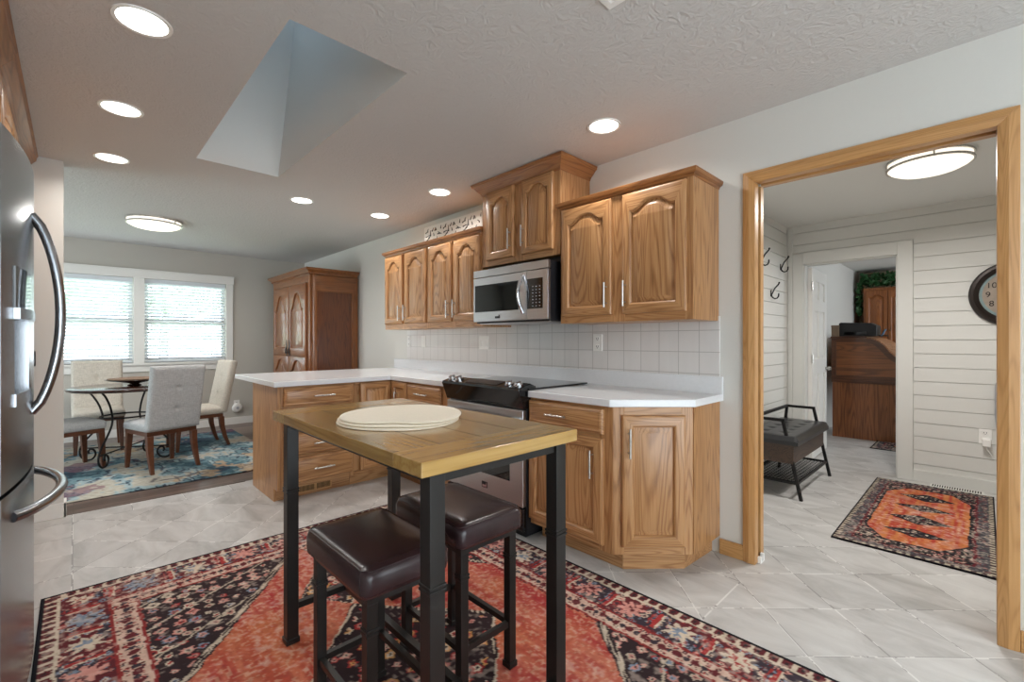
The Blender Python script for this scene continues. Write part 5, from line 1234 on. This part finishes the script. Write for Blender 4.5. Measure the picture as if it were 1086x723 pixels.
# local x: 0 back at wall .. DX front; y: 0 near side .. DL
prof = [(0, 0.72), (0, 1.25), (0.33, 1.25), (0.40, 1.24), (0.47, 1.205), (0.53, 1.15), (0.57, 1.09), (0.62, 1.03), (0.69, 0.985), (0.75, 0.95), (0.775, 0.90), (0.78, 0.80), (0.78, 0.72)]
for y0_, y1_ in ((0, 0.03), (DL - 0.03, DL)):
    m = MB(); m.prism(prof, 'y', y0_, y1_); sp = m.build('side_panel', M['darkoak_x'], t, smooth=0, bev=0.003)
    if y0_ == 0:
        m = MB(); fr = [(p[0], -0.008, p[1]) for p in prof]
        inner = [(0.05, 0.78), (0.05, 1.20), (0.32, 1.20), (0.39, 1.19), (0.44, 1.16), (0.485, 1.11), (0.53, 1.05), (0.58, 0.99), (0.65, 0.945), (0.70, 0.91), (0.72, 0.88), (0.73, 0.84), (0.73, 0.78)]
        m.skin([[(p[0], 0, p[1]) for p in prof], [(p[0], -0.010, p[1]) for p in prof], [(p[0], -0.010, p[1]) for p in inner], [(p[0], -0.002, p[1]) for p in inner]], cap0=False, cap1=False); m.build('raised_frame', M['desk_rim'], sp, smooth=0)
m = MB(); m.prism(prof, 'y', 0.031, DL - 0.031)
m.build('tambour', M['desk_slat_sheen'], t, smooth=0)
m = MB(); pr = prof[2:11]
for i in range(len(pr) - 1):
    n = 3
    for k in range(n):
        a = Vector((pr[i][0] + (pr[i + 1][0] - pr[i][0]) * (k + 0.5) / n, 0, pr[i][1] + (pr[i + 1][1] - pr[i][1]) * (k + 0.5) / n)); m.cyl((a.x, 0.032, a.z), (a.x, DL - 0.032, a.z), 0.012, 6)
m.build('slats', M['desk_slat_sheen'], t, smooth=50)
m = MB(); m.box(-0.01, 0.36, -0.015, DL + 0.015, 1.2502, 1.272); m.build('top_board', M['desk_rim'], t, smooth=0, bev=0.004)
m = MB(); m.box(0.0, DX, -0.012, DL + 0.012, 0.69, 0.72); m.build('writing_board', M['desk_rim'], t, smooth=0, bev=0.004)
m = MB(); m.box(0.01, DX - 0.02, 0, 0.42, 0.0, 0.69); m.build('pedestal', M['darkoak_z'], t, smooth=0, bev=0.003)
m = MB(); m.box(0.01, DX - 0.02, DL - 0.42, DL, 0.0, 0.69); m.build('pedestal', M['darkoak_z'], t, smooth=0, bev=0.003)
t = thing('printer', 'low black box-shaped device on top of the rolltop desk', 'printer', (-1.10, 7.20, 1.2722))
m = MB(); m.prism([(-0.19, 0), (0.19, 0), (0.19, 0.13), (0.13, 0.165), (-0.17, 0.175), (-0.19, 0.165)], 'y', -0.16, 0.16); m.build('body', M['black_plastic'], t, smooth=0, bev=0.006)
m = MB(); m.box(-0.14, 0.10, -0.17, -0.161, 0.02, 0.06); m.build('tray', M['black_gloss'], t, smooth=0, bev=0.003)
t = thing('tan_box', 'small tan box at the back of the desk top', 'box', (-1.335, 7.06, 1.2722))
m = MB(); m.box(-0.03, 0.05, -0.05, 0.05, 0, 0.12); m.build('body', M['tan_box'], t, smooth=0, bev=0.003); m = MB(); m.box(-0.032, 0.052, -0.052, 0.052, 0.1201, 0.142); m.build('lid', M['tan_box'], t, smooth=0, bev=0.003)
t = thing('card_stack', 'small blue card holder beside the black device', 'card holder', (-0.865, 7.22, 1.2722))
m = MB(); m.bar((-0.02, 0, 0.001), (0.02, 0, 0.09), 0.08, 0.012, up=(1, 0, 0)); m.build('card', M['blue_card'], t, smooth=0); m = MB(); m.box(-0.05, 0.04, -0.03, 0.03, 0, 0.016); m.build('base', M['black_plastic'], t, smooth=0)

CX0, CY = -1.36, 9.22
t = thing('oak_cabinet', 'tall golden oak cabinet with arched doors at the back of the office', 'cabinet', (CX0, CY, 0)); W = 0.61; HC = 2.06
m = MB(); m.box(0, W, 0.02, 0.56, 0, HC); m.build('carcass', M['cherry_z'], t, smooth=0)
for k, (a, b) in enumerate(((0.03, 0.302), (0.308, 0.58))):
    P = opening(a + 0.055, 1.0, b - 0.055, HC - 0.16, 0.05); m = MB(); frame_into(m, a, 0.08, b, HC - 0.04, P); d = m.build('door', [M['office_oak'], M['office_oak']], t, smooth=30)
    m = MB(); panel_into(m, P); m.build('panel', M['office_oak'], d, smooth=30)
    hx = 0.275 if k == 0 else 0.335
    m = MB(); m.cyl((hx, -0.026, 1.38), (hx, -0.045, 1.38), 0.006, 8); m.lathe([(0.001, -0.015), (0.017, 0), (0.001, 0.015)], 12, c=(hx, -0.05, 1.38)); m.build('knob', M['brass'], d)
m = MB(); m.box(0, 0.03, 0, 0.02, 0, HC); m.box(0.58, W, 0, 0.02, 0, HC); m.box(0.03, 0.58, 0, 0.02, HC - 0.05, HC); m.build('face_frame', M['office_oak'], t, smooth=0)
t = thing('ivy_garland', 'green ivy garland lying on top of the golden oak cabinet', 'plant', (CX0, CY + 0.16, HC + 0.001))
rs = random.Random(9); m = MB(); st = [(0.0, 0.02, 0.01)] + [(-0.02 + 0.052 * k, 0.03 * sin(k * 1.7), 0.05 + 0.03 * sin(k * 2.3)) for k in range(1, 12)]; m.tube(st, 0.008, 6); m.build('stem', M['leaf'], t)
m = MB()
for k in range(420):
    if rs.random() < 0.25: c = Vector((rs.uniform(-0.085, -0.045), rs.uniform(-0.16, 0.05), rs.uniform(-0.42, 0.12)))
    else: c = Vector((rs.uniform(-0.05, 0.62), rs.uniform(-0.16, 0.15), rs.uniform(0.055, 0.24)))
    n = Vector((rs.uniform(-1, 1), rs.uniform(-1.5, 0.2), rs.uniform(-0.2, 1))).normalized(); p = n.orthogonal().normalized(); p = (Matrix.Rotation(rs.uniform(0, 6.28), 4, n) @ p) * 0.045; q = n.cross(p)
    m.add([c - p, c + q * 0.55 - p * 0.3 + n * 0.006, c + p, c - q * 0.55 - p * 0.3 + n * 0.006], [(0, 1, 2, 3)])
m.build('leaves', M['leaf'], t, smooth=0, recalc=False)
